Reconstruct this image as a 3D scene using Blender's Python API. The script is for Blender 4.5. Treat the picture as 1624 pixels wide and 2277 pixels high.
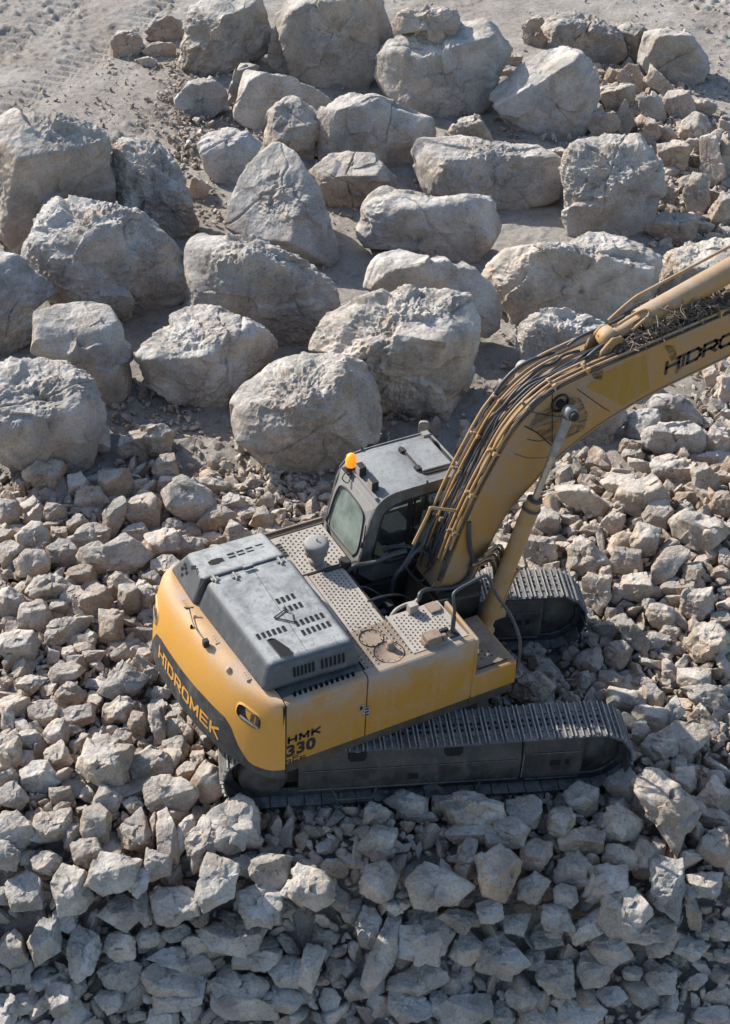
import bpy, bmesh, math, random
import numpy as np
from mathutils import Vector, Matrix
sc = bpy.context.scene
for o in list(bpy.data.objects): bpy.data.objects.remove(o)
C = bpy.context.collection
R = math.radians
# ---------------------------------------------------------------- camera
CAM = np.array([-8.070162720912542, -12.982703022775127, 15.531318975949572])
FW = np.array([0.38670191260793774, 0.6746240888654004, -0.6287638423986317])
RT = np.array([0.8835376168096221, -0.46638273114539835, 0.04299334566805479])
UP = np.array([0.264240251414762, 0.5721621158481988, 0.7764068538597377])
FL = 3508.3082942266083          # focal length in units of a 1624 x 2277 picture
IW, IH = 1624.0, 2277.0
cd = bpy.data.cameras.new("camera"); cam = bpy.data.objects.new("camera", cd); C.objects.link(cam)
M = Matrix.Identity(4)
for i in range(3):
    M[i][0] = RT[i]; M[i][1] = UP[i]; M[i][2] = -FW[i]; M[i][3] = CAM[i]
cam.matrix_world = M
cd.sensor_fit = 'VERTICAL'; cd.sensor_height = 36.0; cd.sensor_width = 36.0
cd.lens = FL / IH * 36.0
cd.clip_start = 0.5; cd.clip_end = 3000
sc.camera = cam
sc.render.resolution_x = 730; sc.render.resolution_y = 1024
# ---------------------------------------------------------------- light
SUN = np.array([-0.37, 0.78, 0.555]); SUN /= np.linalg.norm(SUN)
w = bpy.data.worlds.new("World"); sc.world = w; w.use_nodes = True
nt = w.node_tree; nt.nodes.clear()
sky = nt.nodes.new('ShaderNodeTexSky'); sky.sky_type = 'NISHITA'; sky.sun_disc = False
sky.sun_elevation = math.asin(SUN[2]); sky.sun_rotation = math.atan2(SUN[0], SUN[1])
sky.dust_density = 1.0; sky.ozone_density = 1.2
bg = nt.nodes.new('ShaderNodeBackground'); bg.inputs[1].default_value = 0.128
wo = nt.nodes.new('ShaderNodeOutputWorld')
nt.links.new(sky.outputs[0], bg.inputs[0]); nt.links.new(bg.outputs[0], wo.inputs[0])
sl = bpy.data.lights.new("sun", 'SUN'); sl.energy = 4.3; sl.angle = R(0.5); sl.color = (1.0, 0.94, 0.86)
so = bpy.data.objects.new("sun", sl); C.objects.link(so)
so.rotation_euler = Vector(SUN.tolist()).to_track_quat('Z', 'Y').to_euler(); so.location = (-10, 30, 30)
sc.view_settings.view_transform = 'Standard'; sc.view_settings.look = 'None'
sc.view_settings.exposure = 0.74; sc.view_settings.gamma = 1
# ---------------------------------------------------------------- helpers
def ray(px, py):
    return FW * FL + RT * (px - IW / 2) - UP * (py - IH / 2)
def at(px, py, ax, v):
    d = ray(px, py); i = 'xyz'.index(ax); return CAM + (v - CAM[i]) / d[i] * d
def topx(P):
    d = np.asarray(P, float) - CAM; z = d @ FW
    return np.stack([IW / 2 + FL * (d @ RT) / z, IH / 2 - FL * (d @ UP) / z], -1)
def smooth(t): t = np.clip(t, 0, 1); return t * t * (3 - 2 * t)
def hash3(ix, iy, iz, seed):
    h = (ix * 374761393 + iy * 668265263 + iz * 2147483647 + seed * 1274126177) & 0xffffffff
    h = ((h ^ (h >> 13)) * 1274126177) & 0xffffffff
    h = ((h ^ (h >> 16)) * 2246822519) & 0xffffffff
    return ((h ^ (h >> 15)) & 0xffffff) / 16777215.0
def vnoise(P, seed=0):
    F = np.floor(P); f = P - F; I = F.astype(np.int64); f = f * f * f * (f * (f * 6 - 15) + 10)
    x, y, z = I[:, 0], I[:, 1], I[:, 2]; fx, fy, fz = f[:, 0], f[:, 1], f[:, 2]
    out = 0
    for a in (0, 1):
        for b in (0, 1):
            for c in (0, 1):
                wt = (fx if a else 1 - fx) * (fy if b else 1 - fy) * (fz if c else 1 - fz)
                out = out + wt * hash3(x + a, y + b, z + c, seed)
    return out * 2 - 1
ROT = np.array([[0.00, 0.80, 0.60], [-0.80, 0.36, -0.48], [-0.60, -0.48, 0.64]])
def fbm(P, oct=4, seed=0, ridged=False, gain=0.5):
    a = 1.0; s = 0; t = 0; Q = P.copy()
    for k in range(oct):
        n = vnoise(Q, seed + k * 17)
        if ridged: n = 1 - 2.2 * np.abs(n)
        s = s + a * n; t += a; a *= gain; Q = Q @ ROT.T * 2.03 + 3.1
    return s / t
def in_poly(px, py, poly):
    inside = np.zeros(np.shape(px), bool); n = len(poly)
    for i in range(n):
        x1, y1 = poly[i]; x2, y2 = poly[(i + 1) % n]
        c = ((y1 > py) != (y2 > py)) & (px < (x2 - x1) * (py - y1) / ((y2 - y1) if y2 != y1 else 1e-9) + x1)
        inside ^= c
    return inside
# terrain height: flat quarry floor, the bank of rubble falls away towards the viewer
NB = np.array([-0.50, -0.866]); P0 = np.array([1.0, -2.9])
def ground(x, y):
    x = np.asarray(x, float); y = np.asarray(y, float)
    u = (x - P0[0]) * NB[0] + (y - P0[1]) * NB[1]
    z = -0.86 * np.maximum(0, (u - 0.25)) * smooth((u - 0.2) / 1.2)
    z = np.maximum(z, -11.0 + 0 * z)
    # right hand heap rises a little
    z = z + 0.45 * np.exp(-(((x - 6.2) / 2.2) ** 2 + ((y - 0.5) / 2.6) ** 2))
    return z
def mesh_np(name, V, F, mats, smooth_shade=True, tint=None, parent=None, midx=None, sharp=0):
    me = bpy.data.meshes.new(name)
    V = np.asarray(V, np.float32); F = np.asarray(F, np.int32); k = F.shape[1]
    me.vertices.add(len(V)); me.vertices.foreach_set('co', V.ravel())
    me.loops.add(F.size); me.loops.foreach_set('vertex_index', F.ravel())
    me.polygons.add(len(F)); me.polygons.foreach_set('loop_start', np.arange(0, F.size, k, dtype=np.int32))
    me.polygons.foreach_set('loop_total', np.full(len(F), k, np.int32))
    if smooth_shade: me.polygons.foreach_set('use_smooth', np.ones(len(F), bool))
    if midx is not None: me.polygons.foreach_set('material_index', np.asarray(midx, np.int32))
    for m in (mats if isinstance(mats, (list, tuple)) else [mats]): me.materials.append(m)
    if tint is not None:
        a = me.attributes.new('tint', 'FLOAT_COLOR', 'POINT')
        t = np.ones((len(V), 4), np.float32); t[:, :3] = tint; a.data.foreach_set('color', t.ravel())
    me.update(calc_edges=True)
    if sharp: me.set_sharp_from_angle(angle=R(sharp))
    o = bpy.data.objects.new(name, me); C.objects.link(o)
    if parent: o.parent = parent
    return o
def tag(o, label=None, cat=None, group=None, kind=None):
    if label: o['label'] = label
    if cat: o['category'] = cat
    if group: o['group'] = group
    if kind: o['kind'] = kind
    return o
def empty(name, loc=(0, 0, 0)):
    o = bpy.data.objects.new(name, None); C.objects.link(o); o.location = loc; return o
# ---------------------------------------------------------------- materials
def mat(name):
    m = bpy.data.materials.new(name); m.use_nodes = True
    t = m.node_tree; t.nodes.clear()
    out = t.nodes.new('ShaderNodeOutputMaterial'); b = t.nodes.new('ShaderNodeBsdfPrincipled')
    t.links.new(b.outputs[0], out.inputs[0]); return m, t, b
class N:
    def __init__(s, t): s.t = t
    def n(s, typ, **kw):
        x = s.t.nodes.new('ShaderNode' + typ)
        for k, v in kw.items(): setattr(x, k, v)
        return x
    def l(s, a, b): s.t.links.new(a, b)
    def noise(s, vec, scale, detail=4, rough=0.55, dist=0.0):
        x = s.n('TexNoise'); x.inputs['Scale'].default_value = scale; x.inputs['Detail'].default_value = detail
        x.inputs['Roughness'].default_value = rough; x.inputs['Distortion'].default_value = dist
        s.l(vec, x.inputs['Vector']); return x.outputs['Fac']
    def ramp(s, fac, stops):
        x = s.n('ValToRGB'); e = x.color_ramp.elements
        while len(e) < len(stops): e.new(0.5)
        for q, (p, c) in zip(e, stops):
            q.position = p; q.color = (c, c, c, 1) if isinstance(c, (int, float)) else (*c, 1)
        s.l(fac, x.inputs[0]); return x.outputs[0]
    def mix(s, fac, a, b, mode='MIX'):
        x = s.n('MixRGB', blend_type=mode)
        for i, v in enumerate((fac, a, b)):
            if hasattr(v, 'is_output'): s.l(v, x.inputs[i])
            elif isinstance(v, (int, float)): x.inputs[i].default_value = v if i == 0 else (v, v, v, 1)
            else: x.inputs[i].default_value = (*v, 1)
        return x.outputs[0]
    def math(s, op, a, b=0.0):
        x = s.n('Math', operation=op)
        for i, v in enumerate((a, b)):
            if hasattr(v, 'is_output'): s.l(v, x.inputs[i])
            else: x.inputs[i].default_value = v
        return x.outputs[0]
    def bump(s, h, strength, dist, prev=None):
        x = s.n('Bump'); x.inputs['Strength'].default_value = strength; x.inputs['Distance'].default_value = dist
        s.l(h, x.inputs['Height'])
        if prev is not None: s.l(prev, x.inputs['Normal'])
        return x.outputs[0]
def rock_mat():
    m, t, b = mat('limestone'); g = N(t)
    tc = g.n('TexCoord'); oi = g.n('ObjectInfo')
    off = g.math('MULTIPLY', oi.outputs['Random'], 61.0)
    va = g.n('VectorMath', operation='ADD'); g.l(tc.outputs['Object'], va.inputs[0]); g.l(off, va.inputs[1]); v = va.outputs[0]
    at_ = g.n('Attribute', attribute_name='tint'); tint = at_.outputs['Color']
    big = g.noise(v, 1.3, 5, 0.6, 0.6)
    warm = g.mix(g.ramp(big, [(0.43, 0.0), (0.64, 0.72)]), tint, (0.47, 0.375, 0.285))
    pat = g.noise(v, 4.5, 7, 0.68, 0.4)
    c = g.mix(g.ramp(pat, [(0.30, 0.55), (0.60, 0.0)]), warm, g.mix(1.0, warm, (0.70, 0.66, 0.62), 'MULTIPLY'))
    fine = g.noise(v, 26, 7, 0.80)
    # pale dust on the upward faces, which also paints the tops as lit
    ge = g.n('NewGeometry'); sx = g.n('SeparateXYZ'); g.l(ge.outputs['Normal'], sx.inputs[0])
    up = g.ramp(sx.outputs[2], [(0.40, 0.0), (0.85, 1.0)])
    dm = g.math('MULTIPLY', up, g.ramp(g.noise(v, 3.2, 5, 0.6), [(0.32, 0.22), (0.62, 0.85)]))
    c = g.mix(dm, c, (0.48, 0.457, 0.418))
    vein = g.noise(v, 2.6, 9, 0.85, 1.6)
    c = g.mix(g.ramp(vein, [(0.33, 0.75), (0.42, 0.0)]), c, g.mix(1.0, c, (0.60, 0.53, 0.46), 'MULTIPLY'))
    c = g.mix(1.0, c, g.ramp(fine, [(0.33, 0.55), (0.48, 1.0), (0.70, 1.14)]), 'MULTIPLY')
    g.l(c, b.inputs['Base Color']); b.inputs['Roughness'].default_value = 0.95
    b.inputs['Specular IOR Level'].default_value = 0.12
    h1 = g.noise(v, 7, 9, 0.70, 0.5); h2 = g.noise(v, 34, 6, 0.72)
    vo = g.n('TexVoronoi', feature='F1'); vo.inputs['Scale'].default_value = 16; g.l(v, vo.inputs['Vector'])
    pits = g.ramp(vo.outputs['Distance'], [(0.05, 0.0), (0.30, 1.0)])
    pm = g.math('MULTIPLY', pits, 1.0)
    crust = g.ramp(g.noise(v, 1.7, 3, 0.5), [(0.40, 0.25), (0.58, 1.0)])
    n1 = g.bump(g.math('MULTIPLY', h1, crust), 0.9, 0.11); n2 = g.bump(g.math('MULTIPLY', h2, crust), 0.8, 0.034, n1); n3 = g.bump(pm, 0.25, 0.02, n2)
    g.l(n3, b.inputs['Normal']); return m
def ground_mat():
    m, t, b = mat('quarry_dust'); g = N(t); tc = g.n('TexCoord'); v = tc.outputs['Object']
    a = g.noise(v, 0.55, 6, 0.62, 0.5); f = g.noise(v, 6.0, 8, 0.72); ff = g.noise(v, 38, 5, 0.75)
    c = g.mix(g.ramp(a, [(0.36, 0.0), (0.66, 1.0)]), (0.40, 0.355, 0.305), (0.49, 0.455, 0.41))
    c = g.mix(1.0, c, g.ramp(f, [(0.30, 0.62), (0.48, 1.0), (0.75, 1.10)]), 'MULTIPLY')
    c = g.mix(1.0, c, g.ramp(ff, [(0.30, 0.62), (0.55, 1.0), (0.75, 1.12)]), 'MULTIPLY')
    g.l(c, b.inputs['Base Color']); b.inputs['Roughness'].default_value = 0.97; b.inputs['Specular IOR Level'].default_value = 0.1
    n1 = g.bump(f, 1.0, 0.10); n2 = g.bump(ff, 0.9, 0.03, n1); g.l(n2, b.inputs['Normal']); return m
def paint(name, col, dust_lo=0.45, dust_hi=0.9, dustcol=(0.42, 0.385, 0.335), rough=0.5, side=0.25, wear=0.2, wearcol=(0.10, 0.085, 0.075), streak=0.3, ds=2.2, zb=None, upr=(0.25, 0.9), scr=0.0):
    """dusty, scratched paint: dust lies on upward faces, thin film and run marks on the sides"""
    m, t, b = mat(name); g = N(t); tc = g.n('TexCoord'); v = tc.outputs['Object']
    ge = g.n('NewGeometry'); sx = g.n('SeparateXYZ'); g.l(ge.outputs['Normal'], sx.inputs[0])
    up = g.ramp(sx.outputs[2], [(upr[0], 0.0), (upr[1], 1.0)])
    nz = g.noise(v, ds, 8, 0.68, 0.4); nf = g.noise(v, 13, 8, 0.78, 0.3)
    top = g.math('MULTIPLY', g.math('MULTIPLY', up, g.ramp(nz, [(0.38, dust_lo), (0.56, dust_hi)])), g.ramp(nf, [(0.36, 0.55), (0.50, 1.0)]))
    mp = g.n('Mapping'); mp.inputs['Scale'].default_value = (5.5, 5.5, 0.55); g.l(v, mp.inputs['Vector'])
    st = g.noise(mp.outputs[0], 1.6, 6, 0.7)
    sd = g.math('ADD', g.math('MULTIPLY', g.ramp(nz, [(0.42, 0.0), (0.68, 1.0)]), side), g.math('MULTIPLY', g.ramp(st, [(0.52, 0.0), (0.72, 1.0)]), streak))
    if zb:      # film of dust caught along the upper edge of the panels
        sp_ = g.n('SeparateXYZ'); g.l(v, sp_.inputs[0]); zr = g.n('MapRange'); g.l(sp_.outputs[2], zr.inputs[0])
        zr.inputs[1].default_value = zb[0]; zr.inputs[2].default_value = zb[1]
        sd = g.math('ADD', sd, g.math('MULTIPLY', g.math('POWER', zr.outputs[0], 1.5), g.ramp(nz, [(0.35, 0.25), (0.62, 1.1)])))
    dm = g.math('MAXIMUM', top, g.math('MINIMUM', sd, 0.95))
    fine = g.noise(v, 48, 6, 0.75)
    c = g.mix(1.0, col, g.ramp(fine, [(0.3, 0.86), (0.6, 1.04)]), 'MULTIPLY')
    wm = g.ramp(g.noise(v, 7.5, 9, 0.82, 0.6), [(0.63, 0.0), (0.69, 1.0)])
    c = g.mix(g.math('MULTIPLY', wm, wear), c, wearcol)
    if scr:     # bright scrapes where rock has rubbed the steel
        m2 = g.n('Mapping'); m2.inputs['Scale'].default_value = (1.0, 1.0, 3.2); g.l(v, m2.inputs['Vector'])
        sm = g.ramp(g.noise(m2.outputs[0], 16, 9, 0.88, 0.8), [(0.60, 0.0), (0.66, 1.0)]); zone = g.ramp(g.noise(v, 2.0, 3), [(0.42, 0.1), (0.60, 1.0)])
        c = g.mix(g.math('MULTIPLY', g.math('MULTIPLY', sm, zone), scr), c, wearcol)
    c = g.mix(dm, c, g.mix(1.0, dustcol, g.ramp(fine, [(0.3, 0.82), (0.6, 1.05)]), 'MULTIPLY'))
    g.l(c, b.inputs['Base Color'])
    g.l(g.mix(dm, rough, 0.92), b.inputs['Roughness'])
    g.l(g.bump(g.noise(v, 60, 5, 0.7), 0.25, 0.004), b.inputs['Normal']); return m
def plain(name, col, rough=0.6, metal=0.0, var=0.25, scale=12):
    m, t, b = mat(name); g = N(t); tc = g.n('TexCoord')
    f = g.noise(tc.outputs['Object'], scale, 6, 0.7)
    g.l(g.mix(1.0, col, g.ramp(f, [(0.3, 1 - var), (0.7, 1 + var * 0.5)]), 'MULTIPLY'), b.inputs['Base Color'])
    b.inputs['Roughness'].default_value = rough; b.inputs['Metallic'].default_value = metal
    g.l(g.bump(f, 0.3, 0.004), b.inputs['Normal']); return m
def glass_mat(name, film, fcol, trans):
    m, t, b = mat(name); g = N(t); out = [n for n in t.nodes if n.type == 'OUTPUT_MATERIAL'][0]
    tc = g.n('TexCoord'); nz = g.noise(tc.outputs['Object'], 3.5, 6, 0.65, 0.3)
    tr = g.n('BsdfTransparent'); tr.inputs[0].default_value = (*trans, 1)
    gl = g.n('BsdfGlossy'); gl.inputs['Roughness'].default_value = 0.08; gl.inputs[0].default_value = (0.9, 0.95, 0.95, 1)
    fr = g.n('Fresnel'); fr.inputs[0].default_value = 1.5
    m1 = g.n('MixShader'); g.l(fr.outputs[0], m1.inputs[0]); g.l(tr.outputs[0], m1.inputs[1]); g.l(gl.outputs[0], m1.inputs[2])
    b.inputs['Base Color'].default_value = (*fcol, 1); b.inputs['Roughness'].default_value = 0.9
    m2 = g.n('MixShader'); g.l(g.ramp(nz, [(0.30, film * 0.55), (0.70, min(1, film * 1.3))]), m2.inputs[0])
    g.l(m1.outputs[0], m2.inputs[1]); g.l(b.outputs[0], m2.inputs[2]); g.l(m2.outputs[0], out.inputs[0]); return m
ROCK = rock_mat(); DUST = ground_mat()
YEL = paint('yellow_paint', (0.38, 0.185, 0.022), 0.08, 0.75, (0.31, 0.26, 0.215), 0.45, 0.22, 0.45, (0.22, 0.16, 0.10), 0.30, 2.2, (1.72, 2.22))
YELC = paint('counterweight_paint', (0.53, 0.262, 0.042), 0.03, 0.45, (0.40, 0.31, 0.24), 0.42, 0.10, 0.35, (0.30, 0.24, 0.17), 0.06, 1.9, (1.95, 2.26))
YELB = paint('boom_paint', (0.33, 0.175, 0.045), 0.6, 0.95, (0.275, 0.205, 0.145), 0.6, 1.0, 0.45, (0.12, 0.08, 0.05), 0.5, 1.5)
YELF = paint('fresh_boom_paint', (0.27, 0.15, 0.014), 0.2, 0.6, (0.30, 0.22, 0.15), 0.5, 0.08, 0.1)
PIPE = paint('pipe_paint', (0.33, 0.18, 0.05), 0.45, 0.95, (0.36, 0.28, 0.21), 0.5, 0.6, 0.5, (0.08, 0.06, 0.05), 0.3, 5)
GREY = paint('hood_grey', (0.050, 0.055, 0.062), 0.52, 1.0, (0.36, 0.365, 0.35), 0.5, 0.10, 0.6, (0.16, 0.165, 0.17), 0.14, 3.2, None, (0.72, 0.995))
CABG = paint('cab_grey', (0.075, 0.068, 0.062), 0.60, 1.0, (0.27, 0.285, 0.285), 0.5, 0.35, 0.5, (0.06, 0.05, 0.045), 0.35, 2.8, None, (0.6, 0.99))
CABR = paint('cab_rear_grey', (0.20, 0.19, 0.175), 0.5, 0.9, (0.27, 0.265, 0.25), 0.6, 0.55, 0.3, (0.10, 0.09, 0.08), 0.4, 3)
BAND = paint('black_band', (0.026, 0.027, 0.029), 0.3, 0.6, (0.20, 0.195, 0.18), 0.6, 0.22, 0.6, (0.15, 0.145, 0.135), 0.35, 5, scr=0.25)
PLATE = paint('tread_plate', (0.25, 0.215, 0.18), 0.6, 1.0, (0.41, 0.37, 0.32), 0.75, 0.4, 0.35, (0.24, 0.15, 0.09), 0.2, 3)
PLATEB = paint('rusty_plate', (0.17, 0.115, 0.075), 0.2, 0.75, (0.33, 0.265, 0.20), 0.8, 0.4, 0.5, (0.10, 0.06, 0.035), 0.2, 3)
TFRM = paint('track_frame_paint', (0.026, 0.024, 0.023), 0.4, 0.85, (0.125, 0.108, 0.092), 0.6, 0.55, 1.0, (0.30, 0.29, 0.28), 0.35, 3.6, scr=0.8)
SHOE = paint('track_steel', (0.040, 0.041, 0.044), 0.30, 0.85, (0.27, 0.255, 0.235), 0.5, 0.15, 1.0, (0.33, 0.34, 0.345), 0.15, 6)
BLACK = plain('black_void', (0.006, 0.006, 0.007), 0.9)
WORNLIT = plain('scraped_lit_edge', (0.20, 0.19, 0.18), 0.5, 0.3, 0.7, 25)
DARK = plain('dark_grime', (0.022, 0.019, 0.017), 0.7, 0, 0.5, 6)
HOSE = plain('rubber_hose', (0.050, 0.052, 0.057), 0.45, 0, 0.4, 20)
RUBB = plain('black_rubber', (0.015, 0.015, 0.017), 0.6)
MET = plain('bare_metal', (0.28, 0.265, 0.245), 0.6, 0.2, 0.4, 10)
CHROME = plain('cylinder_rod_steel', (0.40, 0.36, 0.31), 0.38, 0.75, 0.35, 9)
WORN = paint('worn_steel', (0.09, 0.09, 0.09), 0.4, 0.9, (0.36, 0.34, 0.31), 0.45, 0.3, 1.0, (0.40, 0.40, 0.39), 0.2, 8)
FRMB = plain('grimy_brown_frame', (0.075, 0.055, 0.040), 0.8, 0, 0.5, 5)
SEATM = plain('seat_fabric', (0.020, 0.026, 0.036), 0.8)
DECAL = plain('black_decal', (0.012, 0.012, 0.013), 0.6, 0, 0.3)
ORNG = plain('orange_lettering', (0.62, 0.31, 0.06), 0.5, 0, 0.2)
GLR = glass_mat('dusty_rear_glass', 0.75, (0.20, 0.245, 0.215), (0.64, 0.74, 0.70))
GLS = glass_mat('side_glass', 0.10, (0.16, 0.17, 0.16), (0.72, 0.80, 0.77))
WOODM = plain('dry_roots', (0.22, 0.17, 0.125), 0.9, 0, 0.5, 15)
WHT = plain('white_plastic', (0.55, 0.53, 0.50), 0.5)
def amber():
    m, t, b = mat('amber_beacon'); b.inputs['Base Color'].default_value = (0.9, 0.30, 0.02, 1); b.inputs['Roughness'].default_value = 0.25
    b.inputs['Emission Color'].default_value = (1, 0.27, 0.01, 1); b.inputs['Emission Strength'].default_value = 0.55; return m
AMB = amber()
# ---------------------------------------------------------------- ground (one sheet to the horizon)
REG = [(-500,1010),(0,1035),(60,1085),(180,1090),(260,1030),(400,1060),(520,1040),(620,1075),(760,1060),(900,1080),(1110,1140),(1190,1040),(1290,1010),(1400,1050),(1480,1000),(1560,900),(1624,800),(2300,500),(2300,3600),(-500,3600)]
REG2 = [(1300,140),(1400,150),(1450,150),(1520,205),(1570,290),(1640,300),(1700,560),(1480,560),(1462,420),(1420,290),(1330,300),(1310,240)]
def build_ground():
    def axis(lo, hi, step, far):
        a = np.arange(lo, hi, step); g = step; L = []; R_ = []; x = hi
        while x < far: R_.append(x); g *= 1.35; x += g
        g = step; x = lo
        while x > -far: g *= 1.35; x -= g; L.append(x)
        return np.array(L[::-1] + a.tolist() + R_ + [far])
    X = axis(-9, 24, 0.07, 900); Y = axis(-11, 31, 0.07, 900)
    gx, gy = np.meshgrid(X, Y); nx, ny = len(X), len(Y)
    P = np.stack([gx.ravel(), gy.ravel(), np.zeros(gx.size)], 1)
    z = ground(P[:, 0], P[:, 1])
    near = smooth((60 - np.hypot(P[:, 0] - 5, P[:, 1] - 8)) / 20)
    lump = fbm(P * 0.5, 3, 5) * 0.10 + fbm(P * 1.9, 5, 9, False, .55) * 0.045
    Pc = P * 5.5; clod = np.maximum(0, fbm(Pc, 3, 31) - 0.12) * 0.20 * smooth(vnoise(P * .35, 77) + .5)
    # wheel tracks: long shallow ruts across the haul road at the top left and top right
    rut = np.zeros(len(P))
    for (ax_, ay_, bx_, by_, wd, dp) in [(-2.0, 17.2, 6.5, 24.0, 0.45, 0.06), (-2.4, 19.4, 6.0, 26.2, 0.45, 0.06), (1.0, 15.5, 7.5, 21.5, 0.3, 0.045),
                                         (14.0, 24.0, 24.0, 16.5, 0.5, 0.06), (15.5, 26.0, 25.5, 18.5, 0.5, 0.06)]:
        d = np.array([bx_ - ax_, by_ - ay_]); ln = np.hypot(*d); d /= ln
        t = (P[:, 0] - ax_) * d[0] + (P[:, 1] - ay_) * d[1]; s = -(P[:, 0] - ax_) * d[1] + (P[:, 1] - ay_) * d[0]
        m = np.exp(-(s / wd) ** 2) * smooth(t / 1.0 + 1) * smooth((ln - t) / 1.0 + 1)
        rut += m * (-dp + 0.030 * np.sign(np.sin(t * 2 * np.pi / 0.34 + np.abs(s) * 5)))
    z = z + (lump + clod) * near + rut
    px = topx(np.stack([P[:, 0], P[:, 1], np.zeros(len(P))], 1)); nearp = np.hypot(P[:, 0] - 3, P[:, 1] - 3) < 22; drop = np.zeros(len(P))
    for ddx, ddy in ((0, 0), (18, 0), (-18, 0), (0, 14), (0, -14), (30, 20), (-30, -20), (-30, 20)):
        drop += (in_poly(px[:, 0] + ddx, px[:, 1] + ddy, REG) | in_poly(px[:, 0] + ddx, px[:, 1] + ddy, REG2)) / 8.0
    z = z - 0.15 * drop * nearp          # the stones lie heaped: the dust shows only deep in the gaps
    P[:, 2] = z
    i = np.arange(nx * ny).reshape(ny, nx)
    F = np.stack([i[:-1, :-1].ravel(), i[:-1, 1:].ravel(), i[1:, 1:].ravel(), i[1:, :-1].ravel()], 1)
    tag(mesh_np('ground', P, F, DUST), kind='structure')
build_ground()
# ---------------------------------------------------------------- rocks
ICO = {}
def ico(n):
    if n not in ICO:
        bm = bmesh.new(); bmesh.ops.create_icosphere(bm, subdivisions=n, radius=1)
        V = np.array([v.co[:] for v in bm.verts]); V /= np.linalg.norm(V, axis=1)[:, None]
        F = np.array([[v.index for v in f.verts] for f in bm.faces], np.int32); bm.free(); ICO[n] = (V, F)
    return ICO[n]
def radial(poly, n=720):
    """distance from the origin to a star-shaped outline for n directions"""
    out = np.zeros(n); ph = (np.arange(n) + 0.5) / n * 2 * np.pi; dx, dy = np.cos(ph), np.sin(ph)
    for k in range(len(poly)):
        a = np.array(poly[k]); b = np.array(poly[(k + 1) % len(poly)]); e = b - a
        den = dx * e[1] - dy * e[0]; den = np.where(np.abs(den) < 1e-9, 1e-9, den)
        t = (a[0] * e[1] - a[1] * e[0]) / den; u = (a[0] * dy - a[1] * dx) / den
        ok = (t > 0) & (u >= -1e-6) & (u <= 1 + 1e-6); out = np.where(ok, np.maximum(out, t), out)
    out = np.where(out <= 0, np.median(out[out > 0]), out)
    return out
TONE = {'w': (0.495, 0.458, 0.415), 'g': (0.425, 0.395, 0.36), 't': (0.465, 0.385, 0.315), 'd': (0.355, 0.312, 0.275), 'b': (0.33, 0.26, 0.195)}
def stone_warm(z):      # the stones of the platform are a warmer tan than those of the bank below
    f = float(smooth((z + 0.9) / 0.9)); return np.array([1.09, 0.985, 0.88]) * f + np.array([0.97, 0.99, 1.01]) * (1 - f)
def unit(v): return v / np.linalg.norm(v)
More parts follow.
